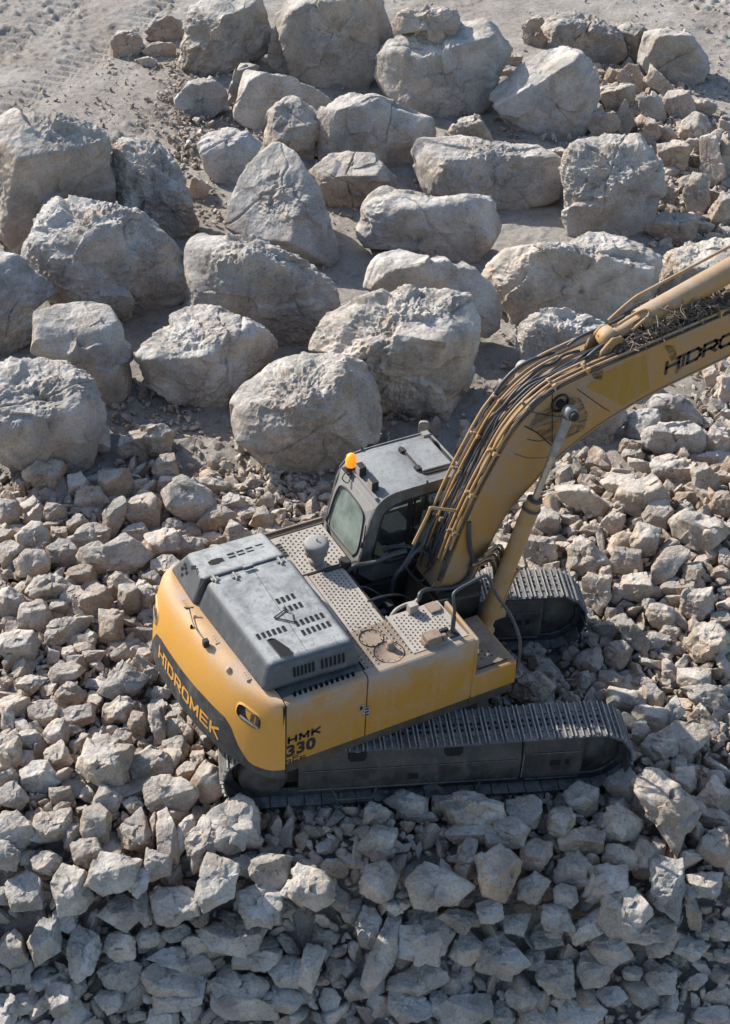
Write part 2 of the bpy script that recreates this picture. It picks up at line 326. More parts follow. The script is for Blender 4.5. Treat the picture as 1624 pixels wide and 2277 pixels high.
def shape_rock(poly2d, frame, T, rng, sub, q=16, nrand=9, planes=None, rough=1.0, top=0.88, front=0.96):
    """star-shaped rock: outline seen along frame[2], bounded by fracture planes, weathered by noise. metres, centred on 0"""
    ex, ey, ez = frame
    V, F = ico(sub); Rad = radial(poly2d); n = len(Rad)
    size = float(np.mean(Rad))
    dx, dy, dz = V[:, 0], V[:, 1], V[:, 2]
    ph = np.mod(np.arctan2(dy, dx), 2 * np.pi) / (2 * np.pi) * n - 0.5
    i0 = np.floor(ph).astype(int); fr = ph - i0
    Rp = Rad[i0 % n] * (1 - fr) + Rad[(i0 + 1) % n] * fr
    rho = np.sqrt(dx * dx + dy * dy)
    Tz = np.where(dz > 0, T[0], T[1])
    # taper the back so that the widest section is the outline itself
    g = [rho / Rp * (1 + 0.10 * np.maximum(0, np.abs(dz)) * (dz < 0)), np.abs(dz) / Tz]
    def lp(nrm_l, h): g.append(np.maximum(0, V @ nrm_l) / h)
    def sup(nl):      # support of the outline along nl's in-plane part
        m = math.hypot(nl[0], nl[1])
        if m < 1e-3: return size
        a = (np.arange(n) + 0.5) / n * 2 * np.pi
        return float(np.max(Rad * (np.cos(a) * nl[0] + np.sin(a) * nl[1])))
    # world up / horizontal-to-viewer in the local frame
    wup = np.array([ex[2], ey[2], ez[2]]); hv = unit(ez - np.array([0, 0, 1]) * ez[2])
    wfr = np.array([hv @ ex, hv @ ey, hv @ ez])
    if planes is None:
        nt_ = unit(wup + np.array([-0.16, 0, 0.0]) + rng.normal(0, 0.13, 3)); lp(nt_, sup(nt_) * top)
        nf = unit(wfr + 0.12 * wup + rng.normal(0, 0.16, 3)); lp(nf, sup(nf) * front + 0.10 * size)
        for sx in (-1, 1):
            ns = unit(np.array([sx, 0, 0.65 + rng.uniform(-.2, .3)]) + rng.normal(0, 0.15, 3)); lp(ns, sup(ns) * 0.93 + 0.12 * size)
    else:
        for (nx_, ny_, nz_, h) in planes:     # nx right, ny up in picture, nz towards viewer; h relative to support
            if size > .6: h = h * (0.95 if ny_ > .5 else 1.05 if ny_ < -.2 else 1.0); nx_ = nx_ - (0.08 if ny_ > .5 else 0)
            nl = unit(np.array([nx_, ny_, nz_], float)); lp(nl, sup(nl) * h + 0.10 * size * max(0, nl[2]))
    for k in range(nrand):
        v = unit(rng.normal(0, 1, 3)); v[2] = abs(v[2]) * (1 if rng.random() < 0.65 else -1)
        lp(v, (sup(v) * (1 - abs(v[2]) * 0.25) + 0.45 * abs(v[2]) * min(T)) * rng.uniform(0.93, 1.10))
    G = np.zeros(len(V))
    for a in g: G += a ** q
    r = G ** (-1.0 / q)
    P = V * r[:, None]
    # small fracture facets
    nf_ = 46; C_ = rng.normal(0, 1, (nf_, 3)); C_ /= np.linalg.norm(C_, axis=1)[:, None]
    cr = size * (0.042 * rough) * (1.0 if size > .5 else 1.6)
    off = rng.uniform(-1, 1, nf_); tilt = rng.normal(0, 1, (nf_, 3))
    Vw = V + 0.10 * np.stack([vnoise(V * 3 + 7, 3), vnoise(V * 3 + 19, 4), vnoise(V * 3 + 31, 5)], 1)
    D = Vw @ C_.T; o2 = np.argsort(-D, axis=1)[:, :2] if len(V) < 3000 else np.argpartition(-D, 2, axis=1)[:, :2]
    ar = np.arange(len(V)); d0 = D[ar, o2[:, 0]]; d1 = D[ar, o2[:, 1]]
    f0 = off[o2[:, 0]] + 2.2 * np.einsum('ij,ij->i', V - C_[o2[:, 0]], tilt[o2[:, 0]])
    f1 = off[o2[:, 1]] + 2.2 * np.einsum('ij,ij->i', V - C_[o2[:, 1]], tilt[o2[:, 1]])
    wt = 0.5 + 0.5 * np.clip((d0 - d1) / 0.02, -1, 1); fac = f0 * wt + f1 * (1 - wt)
    off3 = rng.uniform(-50, 50, 3)
    s1 = fbm(P * (1.0 / size) * 1.1 + off3, 3, 11)
    s2 = fbm(P * 2.6 + off3, 4, 23, ridged=True)
    s3 = fbm(P * 8.0 + off3, 3, 41, ridged=True)
    s4 = fbm(P * 30.0 + off3, 2, 53)
    rmask = 0.30 + 0.95 * smooth(vnoise(P * (0.9 if size > .5 else 2.6) + off3, 97) * 1.4 + 0.5)
    disp = size * (0.085 if size > .5 else 0.07) * s1 + cr * fac + (0.054 * s2 + 0.034 * s3 + 0.014 * s4) * rough * rmask * min(1.0, 0.22 + size * 0.6)
    if size > .5:     # one or two open cracks
        for k in range(2):
            nk = unit(rng.normal(0, 1, 3)); dd = P @ nk - rng.uniform(-.3, .3) * size + 0.10 * size * vnoise(P * 2.2 + off3, 71 + k)
            disp = disp - 0.045 * np.exp(-(dd / 0.018) ** 2) * smooth(vnoise(P * 1.1 + off3, 81 + k) * 2 + .5)
    P = P + V * disp[:, None]
    W = P[:, :1] * ex + P[:, 1:2] * ey + P[:, 2:] * ez
    return W, F, size
def view_frame(px, py):
    d = ray(px, py); t = -d / np.linalg.norm(d); ex = unit(np.cross([0, 0, 1], t)); ey = np.cross(t, ex)
    return ex, ey, t
def to_plane(pts, Cw, frame):
    ex, ey, ez = frame; out = []
    for (x, y) in pts:
        d = ray(x, y); t = ((Cw - CAM) @ ez) / (d @ ez); P = CAM + t * d - Cw; out.append((P @ ex, P @ ey))
    return out
def settle(cx, cy, hpx, k, lift=0.0):
    """world centre of a rock whose picture centre is cx,cy and picture height hpx, sitting on the ground"""
    z = 0.3
    for _ in range(12):
        P = at(cx, cy, 'z', z); dep = (P - CAM) @ FW; H = hpx * dep / FL
        z = float(ground(P[0], P[1])) + k * H + lift
    return at(cx, cy, 'z', z), H
def make_rock(name, pts, tone, seed, sub, k=0.33, depth=(1.1, 0.85), planes=None, q=30, nrand=13, rough=1.0, lift=0.0, top=0.88, front=0.96, centre=None):
    rng = np.random.default_rng(seed); pts = np.array(pts, float)
    cx = (pts[:, 0].min() + pts[:, 0].max()) / 2; cy = (pts[:, 1].min() + pts[:, 1].max()) / 2
    if centre: cx, cy = centre
    Cw, H = settle(cx, cy, pts[:, 1].max() - pts[:, 1].min(), k, lift)
    fr = view_frame(cx, cy); loc = to_plane(pts, Cw, fr)
    rm = float(np.mean(radial(loc)))
    W, F, size = shape_rock(loc, fr, (depth[0] * rm, depth[1] * rm), rng, sub, q, nrand, planes, rough, top, front)
    tn = np.array(TONE[tone]) * rng.uniform(0.86, 1.08) * (1 + np.array([.03, 0, -.04]) * rng.normal())
    base = np.array([Cw[0], Cw[1], float(ground(Cw[0], Cw[1]))])
    if name == 'rubble_stone': tn = tn * stone_warm(base[2])
    o = mesh_np(name, W + Cw - base, F, ROCK, tint=tn, sharp=30 if name == 'rubble_stone' else 38); o.location = base
    return o, Cw, rm
ROCKS = []   # (object, centre, radius, px, py, tone)
LAND = []    # landmarks for the stone labels: (x, y, words)
def boulder(label, tone, pts, **kw):
    mx, my = sum(p[0] for p in pts) / len(pts), sum(p[1] for p in pts) / len(pts); pts = [(mx + (x - mx) * 1.045, my + (y - my) * 1.045) for x, y in pts]
    kw.setdefault('sub', 7 if (max(p[0] for p in pts) - min(p[0] for p in pts)) > 150 else 6)
    mark = kw.pop('mark', None); sub = kw.pop('sub')
    o, Cw, rm = make_rock('boulder', pts, tone, 1000 + len(ROCKS) * 7 + kw.pop('seed', 0), sub, **kw)
    tag(o, label, 'boulder', 'big boulders on the quarry floor')
    p = topx(Cw); ROCKS.append((o, Cw, rm))
    if mark: LAND.append((p[0], p[1], mark))
B = boulder
B('grey blocky boulder cut by the top edge, left of the largest top boulder', 'g', [(425,20),(465,-5),(500,-25),(572,-25),(584,10),(605,75),(595,122),(520,150),(465,172),(408,155),(402,140),(415,80)], mark='blocky top boulder')
B('thin upright shard wedged between the two boulders at the top', 'g', [(612,52),(630,75),(650,110),(662,180),(635,165),(597,145),(600,100)], depth=(0.8,0.8))
B('huge rough grey boulder at the top middle of the picture', 'g', [(618,50),(618,35),(650,-10),(700,-30),(800,-30),(850,10),(868,75),(862,120),(830,170),(800,205),(740,212),(700,200),(665,168),(645,120),(630,80)], mark='huge top middle boulder')
B('wide smooth boulder with crumbly rock lying on its top', 'g', [(891,75),(851,130),(846,170),(866,210),(911,240),(951,263),(1011,273),(1061,250),(1091,220),(1106,170),(1136,110),(1101,65),(1071,50),(1021,45),(961,50)], planes=[(-.1,.8,.6,.90),(.25,-.35,.9,.86),(.8,-.1,.6,.9),(-.8,-.2,.5,.95)], mark='boulder with crumbly rock on top')
B('crumbly broken rock lying on top of the wide smooth boulder', 't', [(871,50),(911,25),(941,30),(961,12),(996,25),(1026,50),(1016,90),(1001,120),(966,105),(941,68),(891,75)], lift=1.35, rough=1.8, depth=(0.6,0.6))
B('round pale boulder with a bright sloping top at the upper right', 'w', [(1247,98),(1277,110),(1302,140),(1317,170),(1327,215),(1317,260),(1292,300),(1242,313),(1192,310),(1137,290),(1107,240),(1091,210),(1112,185),(1137,170),(1162,145),(1202,118)], planes=[(-.45,.72,.5,.72),(.15,-.3,.9,.92),(.7,.1,.6,.95)], rough=0.7, mark='round pale boulder')
B('low dark rough boulder behind the round pale boulder', 'd', [(1202,60),(1235,40),(1287,30),(1337,50),(1382,80),(1392,115),(1372,145),(1312,148),(1272,105),(1232,95)], rough=1.5)
B('jagged narrow tan rock left of the low dark rough boulder', 't', [(1162,60),(1200,33),(1212,60),(1215,95),(1200,112),(1172,100)], rough=1.5)
B('brown wedge of rock behind the gap at the top right', 'd', [(1364,65),(1402,48),(1437,65),(1432,100),(1419,150),(1387,125),(1367,80)])
B('grey boulder farthest right along the top road edge', 'g', [(1437,75),(1487,60),(1537,85),(1567,125),(1577,160),(1562,180),(1522,195),(1487,185),(1437,160),(1419,140)], mark='farthest right top boulder')
B('long slab tilted over with a bright flat top below the top boulders', 'w', [(545,152),(590,162),(650,180),(740,220),(715,260),(690,250),(645,222),(612,240),(592,300),(520,270),(530,215)], top=0.85, mark='long tilted slab')
B('squat split rock leaning on the front of the tilted slab', 'g', [(645,210),(690,240),(715,260),(700,280),(695,350),(665,355),(590,320),(590,295),(600,250)], lift=0.15)
B('narrow leaning slab in shade left of the long tilted slab', 'd', [(535,140),(580,145),(550,170),(530,215),(505,240),(515,190)])
B('small angular block right of the cleared road, below the blocky top boulder', 'g', [(390,220),(430,175),(465,175),(500,200),(500,240),(465,270),(425,255),(395,235)], sub=6)
B('broad boulder with shaded front left of the long white one', 'g', [(765,203),(800,200),(850,225),(900,250),(950,265),(960,290),(955,330),(920,370),(870,388),(830,375),(760,350),(705,345),(698,290),(720,250)], top=0.86, mark='broad boulder with shaded front')
B('small pointed rock behind the long flat boulder at upper centre', 't', [(1000,292),(1030,265),(1065,262),(1085,290),(1100,325),(1040,322)], sub=6)
B('long flat-topped boulder lying crosswise at the upper centre right', 'w', [(926,340),(941,315),(976,303),(1036,310),(1091,323),(1181,323),(1226,345),(1256,365),(1251,420),(1236,450),(1161,465),(1111,470),(1061,450),(976,430),(956,430),(936,385)], top=0.84, front=0.85, mark='long flat-topped boulder')
B('tall ridged upright boulder with layered cracks at the right', 'g', [(1267,345),(1292,320),(1372,298),(1417,305),(1432,325),(1462,360),(1462,420),(1452,490),(1427,520),(1392,543),(1337,525),(1277,525),(1262,475),(1254,410),(1252,380)], rough=1.6, mark='tall ridged boulder')
B('small rounded pale boulder left of the tall bright pyramid boulder', 'w', [(442,320),(465,300),(505,290),(550,295),(575,325),(550,360),(540,395),(515,415),(480,405),(455,375)], mark='small rounded pale boulder')
B('tall bright pyramid-shaped boulder with a smooth sunlit face', 'w', [(605,320),(625,318),(660,350),(700,420),(725,490),(750,540),(750,575),(720,605),(675,590),(575,540),(505,500),(510,440),(530,400),(570,350)], k=0.30, planes=[(-.3,.35,.88,.72),(.75,.2,.6,.95),(-.2,-.8,.5,.97)], rough=0.8, mark='bright pyramid boulder')
B('low brown boulder in the gap right of the bright pyramid boulder', 'd', [(690,380),(725,350),(775,337),(830,345),(875,395),(870,415),(830,430),(790,465),(755,470),(730,450),(700,440)])
B('long loaf-shaped boulder at the picture centre top', 'w', [(785,465),(800,430),(811,420),(841,413),(911,418),(961,440),(1036,435),(1081,440),(1116,480),(1116,515),(1096,550),(1061,585),(1036,595),(961,575),(861,555),(811,550),(790,520)], top=0.82, front=0.86, mark='loaf-shaped boulder', q=12)
B('large dark square block at the upper left edge', 'd', [(-40,300),(0,278),(30,258),(75,250),(150,270),(210,280),(235,310),(250,380),(252,460),(200,480),(120,500),(90,545),(50,572),(10,525),(-40,500)], k=0.36, planes=[(0,.85,.5,.96),(.3,-.35,.88,.80),(-.75,0,.6,.88)], mark='dark square block')
B('jagged leaning rock right of the dark square block', 'g', [(247,350),(260,325),(320,310),(370,350),(400,400),(415,450),(440,500),(400,545),(325,500),(270,465),(255,435),(245,390)], rough=1.6, mark='jagged leaning rock')
B('biggest left boulder with a bright cracked crown and smooth lower face', 'w', [(90,480),(115,440),(145,435),(240,460),(320,480),(370,515),(400,565),(410,625),(390,680),(320,708),(265,712),(200,700),(125,670),(90,630),(55,580),(60,550),(85,505)], planes=[(-.25,.78,.6,.85),(.15,-.5,.85,.86),(.6,.1,.75,.92),(-.7,-.1,.6,.97)], rough=1.1, mark='cracked left boulder', q=16)
B('lumpy long boulder in front of the bright pyramid boulder', 'g', [(400,530),(430,505),(480,505),(530,530),(600,560),(675,585),(725,620),(748,680),(725,740),(700,770),(655,790),(610,770),(560,740),(500,720),(430,690),(420,630),(402,580)], top=0.86, front=0.88, rough=1.2, mark='lumpy long boulder', q=12)
B('dark overhanging boulder cut by the left edge', 'd', [(-50,560),(0,562),(30,565),(65,595),(125,650),(75,685),(68,760),(0,800),(-50,800)], top=0.9, mark='dark left edge boulder')
B('upright block with a flat sunlit top at the left', 'g', [(75,690),(125,672),(225,670),(245,685),(262,725),(282,780),(288,850),(280,900),(250,915),(235,900),(195,840),(140,810),(100,800),(75,780)], k=0.36, planes=[(.05,.72,.7,.80),(-.35,-.5,.8,.84),(.75,-.2,.6,.86)], mark='flat topped left block')
B('heart-shaped boulder split by a groove, left of centre', 'w', [(302,800),(320,770),(350,745),(385,730),(380,705),(415,690),(470,685),(525,705),(600,745),(615,775),(595,810),(550,840),(505,880),(505,915),(455,920),(390,885),(330,850),(305,815)], planes=[(-.15,.75,.65,.80),(-.2,-.65,.75,.82),(.7,-.3,.65,.88)], mark='heart-shaped boulder')
B('round pitted boulder at the left edge above the rubble', 'w', [(-40,830),(0,808),(75,798),(140,810),(200,850),(235,910),(240,960),(232,1000),(205,1050),(180,1060),(90,1070),(30,1040),(-40,1000)], k=0.36, planes=[(0,.70,.71,.78),(.1,-.6,.8,.84),(.8,-.1,.6,.9)], rough=1.1, mark='pitted left boulder', q=13)
B('potato-shaped boulder directly behind the excavator cab', 'w', [(515,890),(540,850),(600,800),(640,785),(740,785),(790,800),(840,860),(852,920),(848,985),(790,1020),(730,1050),(650,1060),(580,1010),(530,980),(515,930)], k=0.36, planes=[(-.3,.70,.65,.80),(.1,-.62,.78,.84),(.75,.1,.65,.86)], mark='potato-shaped boulder', q=12)
B('knobbly pale boulder just behind the largest centre boulder', 'w', [(820,640),(830,600),(850,570),(890,555),(960,580),(1050,600),(1090,640),(1115,690),(1110,730),(1080,750),(1000,720),(900,680)], k=0.5, rough=1.3)
B('largest centre boulder with a bright crust and dark smooth front', 'w', [(695,760),(705,710),(770,685),(850,650),(930,640),(1000,640),(1060,670),(1090,720),(1085,790),(1030,870),(1000,920),(985,935),(920,910),(840,900),(830,850),(790,800),(740,785),(700,780)], k=0.36, planes=[(.0,.78,.62,.84),(.1,-.62,.78,.84),(.75,-.1,.6,.88),(-.6,.5,.6,.86),(.5,.65,.55,.86)], rough=1.3, mark='largest centre boulder', q=13)
B('wide slab boulder with a pale flat top above the boom', 'w', [(1081,615),(1111,575),(1131,555),(1262,545),(1307,518),(1342,515),(1392,545),(1467,575),(1462,655),(1407,675),(1337,720),(1252,695),(1182,705),(1157,738),(1122,695),(1107,645)], top=0.80, front=0.9, rough=1.2, mark='wide slab boulder', q=20)
B('rough pale boulder partly hidden behind the boom bend', 'w', [(1151,770),(1162,725),(1192,700),(1242,693),(1312,710),(1352,730),(1360,800),(1300,860),(1212,860),(1177,840)], rough=1.3)
B('pale boulder behind the arm cylinder at the right edge', 'w', [(1467,590),(1482,560),(1592,530),(1670,545),(1680,640),(1560,690),(1500,720),(1465,660)], top=0.85)
B('grey boulder showing just below the boom bend', 'g', [(1230,930),(1300,870),(1395,890),(1385,940),(1351,977),(1326,990),(1280,985)])
B('square grey rock left of the smooth shaded rock under the boom', 'g', [(1389,930),(1423,909),(1461,913),(1466,943),(1440,956),(1430,985),(1393,964)], sub=6)
B('smooth broad shaded rock below the lettering on the boom', 'g', [(1436,956),(1470,943),(1546,939),(1567,956),(1563,998),(1542,1019),(1499,1019),(1453,1007),(1427,994)], sub=6, mark='smooth shaded rock under the boom')
B('half buried grey rock behind the smooth shaded rock, under the boom', 'g', [(1440,900),(1461,878),(1520,885),(1555,920),(1560,945),(1500,945),(1450,935)], sub=6)
B('flat-topped slab leaning up on the right rubble heap', 'w', [(1444,1028),(1470,1015),(1525,1019),(1538,1040),(1542,1074),(1461,1074)], sub=6)
B('small tan rock farthest left beside the haul road', 't', [(245,100),(265,65),(300,70),(320,100),(310,120),(255,128)], sub=6, rough=1.4, mark='small tan roadside rock')
B('tan rock with a shaded front beside the top left road', 't', [(312,115),(350,92),(390,100),(390,125),(350,132)], sub=6)
B('little flat pale stone in front of the tan roadside rocks', 'w', [(305,132),(330,125),(352,138),(345,149),(318,146)], sub=5)
B('dark weathered rock against the left side of the blocky top boulder', 'd', [(322,70),(360,30),(400,45),(405,85),(380,95),(340,88)], sub=6, rough=1.6)
B('small cream block below the jagged leaning rock, left of the pyramid boulder', 't', [(410,430),(435,390),(465,415),(460,440),(425,447)], sub=6)
B('flaky tan rock alone on the shaded ground near the left centre', 't', [(265,1015),(290,960),(340,950),(385,968),(370,1005),(320,1025)], sub=6, rough=1.8, mark='flaky tan rock')
B('upright sunlit rock seen between the cab and the boom', 't', [(1020,975),(1038,948),(1058,962),(1062,1000),(1045,1030),(1022,1010)], sub=6, rough=1.7)

# ---- the rubble stones: picture position, width, height, turn, tone (per crop of the photo, read off by eye)
S3 = """265 150 230 270 0 t;440 215 170 160 0 t;118 235 90 95 0 t;50 370 150 200 0 t;195 335 170 120 10 t;310 375 170 130 0 g;450 440 160 110 0 d;345 500 110 120 0 t;200 510 190 180 0 t;20 480 80 110 0 g;60 610 150 170 0 g;180 670 210 180 0 w;370 600 190 160 0 g;530 280 240 130 0 g;660 200 200 190 0 t;665 390 130 220 -20 g;530 500 200 130 0 g;830 360 220 240 0 t;790 480 150 110 0 g;820 215 130 100 0 t;960 110 170 150 0 t;980 210 150 130 0 t;1090 290 300 260 0 g;1235 210 190 140 0 g;1250 400 220 120 20 t;1000 450 130 110 0 t;960 550 260 160 0 t;1090 570 200 160 0 t;1370 490 180 160 0 t;1530 420 200 140 -10 t;1350 310 160 120 0 g;1550 310 120 110 0 g;720 620 310 240 0 g;560 640 200 170 0 g;950 680 240 110 10 t;470 730 200 150 0 t;290 800 210 210 0 w;420 860 150 170 0 g;560 880 200 220 0 t;690 790 150 160 0 g;740 880 140 180 0 g;840 840 140 190 20 g;60 900 150 230 0 g;200 970 240 170 -10 g;370 1050 310 200 20 g;650 1030 220 210 0 t;520 1110 90 120 0 g;100 1130 260 220 0 w;310 1210 90 120 0 g;400 1190 100 100 0 g;540 1210 170 110 0 t;700 1190 130 110 0 g;370 1310 220 120 20 g;200 1360 200 140 0 t;400 1420 150 150 0 t;700 1350 340 240 -20 g;90 1490 190 110 0 t;260 1530 160 150 0 g;460 1540 210 150 10 t;700 1510 180 180 0 d;800 1590 120 200 0 g;910 1600 110 240 15 g;1000 1620 120 130 0 g;1060 1610 110 150 0 g;340 1650 150 150 0 g;490 1690 140 100 0 g;700 1690 170 130 -10 g;180 1690 160 140 0 g;50 1750 140 240 0 w;150 1790 130 140 0 g;330 1790 190 160 20 g;620 1830 320 380 30 g;880 1830 240 220 -30 g;1010 1740 170 130 15 g;1140 1810 90 180 0 g;1070 1870 90 160 -35 t;1210 1930 220 210 0 t;230 1900 210 180 -10 w;970 2010 300 240 0 g;370 2000 190 120 5 t;620 2030 150 160 0 w;500 1990 110 110 0 g;80 2030 180 170 0 g;770 2060 130 110 0 g;880 760 120 120 0 t;1440 380 120 90 0 g;340 925 110 90 0 g;830 1200 110 90 0 t;870 1320 90 110 0 w;930 1420 130 90 0 g;1180 1700 100 90 0 w"""
S4 = """60 580 180 190 0 w;230 560 230 150 10 w;330 610 110 130 0 g;430 550 150 170 0 w;600 590 180 210 0 t;750 610 110 240 0 t;830 590 90 190 0 g;910 640 130 250 -10 d;1050 560 230 250 0 w;390 680 150 130 0 g;30 690 110 180 0 g;120 690 80 90 0 g;200 720 120 110 0 t;500 760 240 200 -20 g;690 740 150 150 0 t;610 800 110 130 0 g;110 850 190 190 0 g;330 840 185 225 0 w;290 970 110 110 0 g;540 935 210 180 0 g;780 900 200 190 0 w;960 810 170 320 -18 w;640 920 90 140 0 g;1100 730 140 110 0 w;1210 750 190 160 0 w;1370 840 230 200 -35 w;1150 900 240 200 0 g;60 1110 160 180 0 w;210 1060 160 240 0 g;370 1120 150 235 0 w;540 1090 140 150 0 w;660 1050 120 110 0 g;790 1030 120 90 0 g;830 1140 270 150 0 w;1060 1040 300 190 0 w;1150 1140 220 130 0 g;750 1240 270 170 0 w;790 1310 260 150 20 w;540 1220 190 140 0 w;260 1320 150 150 0 g;350 1270 60 110 0 g;500 1335 125 120 0 w;100 1200 120 150 0 g;1070 1355 330 110 -8 w;1230 1320 190 130 0 g;990 1275 130 110 0 g;1110 1270 170 140 0 g;1290 1200 170 170 0 g;1380 1190 130 230 -10 w;850 1375 80 120 0 w;740 1410 140 90 0 g;600 1400 110 70 0 g;930 1400 90 80 0 t;20 860 90 120 0 g;30 1370 90 150 0 g;880 960 90 70 0 b"""
S5 = """65 630 160 170 0 g;60 800 170 150 0 t;45 500 110 110 0 d;190 455 210 110 0 g;250 510 140 70 0 d;370 455 150 100 0 d;500 490 300 160 0 d;700 500 160 180 0 g;470 595 260 110 0 b;450 700 110 220 -12 b;600 770 210 230 -20 t;650 590 150 150 0 d;310 830 280 230 0 g;760 680 160 170 0 d;870 545 130 160 0 b;970 440 170 155 0 g;1130 540 165 195 0 g;1140 370 150 155 0 g;1340 480 270 430 14 g;960 625 210 120 0 b;1130 690 170 130 -15 t;930 760 150 170 0 d;750 830 150 150 0 g;1070 820 240 180 10 g;900 860 120 110 -30 g;1250 700 130 170 0 t;1350 810 150 300 0 g;1510 810 170 130 0 g;1440 850 90 90 0 t;1560 640 150 200 0 t;1150 930 260 200 15 g;860 965 170 130 0 g;680 980 160 125 0 g;1000 1000 140 170 -30 g;560 935 140 110 -20 g;430 975 190 110 0 d;150 910 140 110 0 g;265 1050 240 240 0 g;80 1120 120 350 -25 w;20 1010 100 180 0 g;460 1090 150 170 0 g;610 1140 220 240 0 g;800 1060 160 115 0 g;860 1230 215 200 0 w;1020 1180 140 190 0 w;1090 1080 210 170 -20 g;1270 1020 220 100 15 g;1310 1070 190 110 10 g;1455 1100 140 95 0 g;1320 1230 175 110 0 g;1590 1020 110 100 0 g;240 1240 250 150 15 g;200 1350 210 150 -25 w;330 1330 90 130 0 g;460 1360 280 150 22 g;610 1400 110 100 0 g;410 1275 130 90 0 g;960 1380 240 120 0 g;790 1410 160 90 0 g;1320 1410 180 80 0 g;1540 1390 150 100 0 g;1190 1205 90 70 0 g;300 360 90 70 0 d;850 1010 80 90 0 g;1560 430 150 180 0 t;1560 520 130 90 0 g;1420 350 120 140 0 g;1600 1130 90 60 0 g;760 1150 100 110 0 g;1090 1300 130 90 0 g;700 1310 160 110 0 g"""
S6 = """680 510 340 150 -18 w;900 420 220 180 0 w;1060 500 300 260 0 w;1170 600 200 200 0 w;1290 320 300 150 0 t;1460 380 180 200 0 w;1570 530 150 190 0 t;1410 700 400 210 -5 g;1090 760 210 230 0 w;880 660 150 150 0 w;730 700 150 90 0 d;440 650 200 170 0 w;600 630 130 80 0 w;400 830 300 200 0 w;690 870 290 260 0 w;950 880 240 200 15 w;830 990 90 150 0 t;1220 930 160 300 -42 w;1390 980 130 160 0 w;1300 1070 220 110 0 w;1010 1060 220 190 0 w;760 1110 200 260 0 w;1400 1180 260 250 0 w;880 1320 230 190 -15 w;1010 1390 130 280 32 g;1170 1240 170 160 0 g;900 1500 185 200 0 d;1130 1420 200 120 0 w;1480 1430 320 240 0 g;1560 1280 150 130 0 w;1590 1580 140 200 0 w;1400 1670 240 200 0 w;1450 1770 300 160 -15 g;370 1490 150 140 0 d;600 1500 120 115 0 d;720 1540 180 170 0 d;440 1620 130 170 0 g;350 1720 270 240 0 d;680 1670 110 130 0 g;850 1660 200 120 0 g;800 1710 140 80 0 g;1070 1690 160 80 0 g;960 1800 240 160 -20 g;1120 1900 220 190 -30 w;1120 1770 160 180 0 w;1250 1880 150 220 -15 w;1440 1880 150 160 0 w;1330 2030 340 220 12 w;1170 2080 260 200 0 g;1050 2000 140 170 0 w;1540 130 150 200 0 w;1490 240 110 80 0 g;1010 220 150 110 -15 g;1050 290 190 110 -20 g;930 330 130 90 0 g;580 420 110 90 15 w;730 430 110 80 0 t;130 870 110 90 0 w;60 820 90 110 15 g;1600 700 90 120 0 w;1150 1100 110 90 0 t;900 1100 90 130 0 g;740 1300 90 110 0 g;1240 1350 110 80 0 w;1590 870 90 130 0 t;1100 150 100 70 0 g;1230 1640 110 80 0 t;620 1260 60 90 0 d;1340 560 120 100 0 w;840 560 110 90 0 t"""
SB = """1110 340 100 110 0 t;1190 340 110 150 20 t;1310 370 120 150 25 w;1390 465 130 160 0 w;1120 430 170 120 0 g;1150 520 110 190 0 g;1050 560 120 130 0 d;1270 490 120 150 0 w;1270 590 90 120 0 t;1460 580 160 150 0 w;1480 650 130 80 0 w;1370 710 150 190 0 t;1470 860 110 190 0 g;1340 870 130 100 0 d;1370 1010 220 160 0 g;1540 720 110 240 0 w;1600 930 120 180 0 w;1545 880 100 80 0 t;1480 720 80 80 0 g;660 270 110 60 0 g;630 325 80 50 0 g;1040 335 80 50 0 t;850 680 140 60 0 g;1500 480 110 80 0 t;1600 560 80 70 0 g;1600 700 90 200 0 w;1330 600 90 100 0 t;985 625 70 40 0 g;1500 1010 130 60 0 g;1440 1060 90 50 0 g"""
SZ = """1540 680 120 130 0 w;1600 740 90 180 0 w;1590 890 110 90 0 g;1570 1010 150 160 0 w;1490 1110 120 70 0 g;1480 640 110 80 0 g;230 960 70 120 0 t;1100 1060 130 100 -20 t"""
maps = [(S3, .3843, 0, .3843, 998.6), (S4, .4996, 0, .4996, 1560.3), (S5, .5004, 811.3, .5004, 1560.3), (S6, .3466, 1061, .3466, 936.2), (SB, .5004, 811.3, .5004, 0), (SZ, .4235, 936.2, .4235, 549.2)]
HAND = []
for S, kx, ox, ky, oy in maps:
    for e in S.split(';'):
        a = e.split(); x, y, w_, h_, r_ = map(float, a[:5]); HAND.append((x * kx + ox, y * ky + oy, w_ * kx, h_ * ky, r_, a[5]))
def stone_outline(cx, cy, w_, h_, rot, rng):
    n = int(rng.choice([4, 5, 5, 6, 7])); a0 = rng.uniform(0, 2 * np.pi); pts = []; c, s = math.cos(R(rot)), math.sin(R(rot))
    for i in range(n):
        a = a0 + (i + rng.uniform(-0.28, 0.28)) / n * 2 * np.pi; rr = rng.uniform(0.86, 1.30)
        x = math.cos(a) * w_ / 2 * rr; y = math.sin(a) * h_ / 2 * rr; pts.append((cx + c * x + s * y, cy - s * x + c * y))
    return pts
STONES = []
def stone(cx, cy, w_, h_, rot, tone, seed, sub=5, **kw):
    rng = np.random.default_rng(seed)
    pts = stone_outline(cx, cy, w_, h_, rot, rng)
    o, Cw, rm = make_rock('rubble_stone', pts, tone, seed + 5, sub, k=0.36, depth=(rng.uniform(.75, 1.15), 0.8), q=rng.integers(28, 60), nrand=int(rng.integers(6, 13)),
                          rough=rng.uniform(0.45, 1.15), top=rng.uniform(.82, .98), front=rng.uniform(.82, .98), centre=(cx, cy), **kw)
    STONES.append((o, Cw, rm, cx, cy, w_, h_, tone)); return o
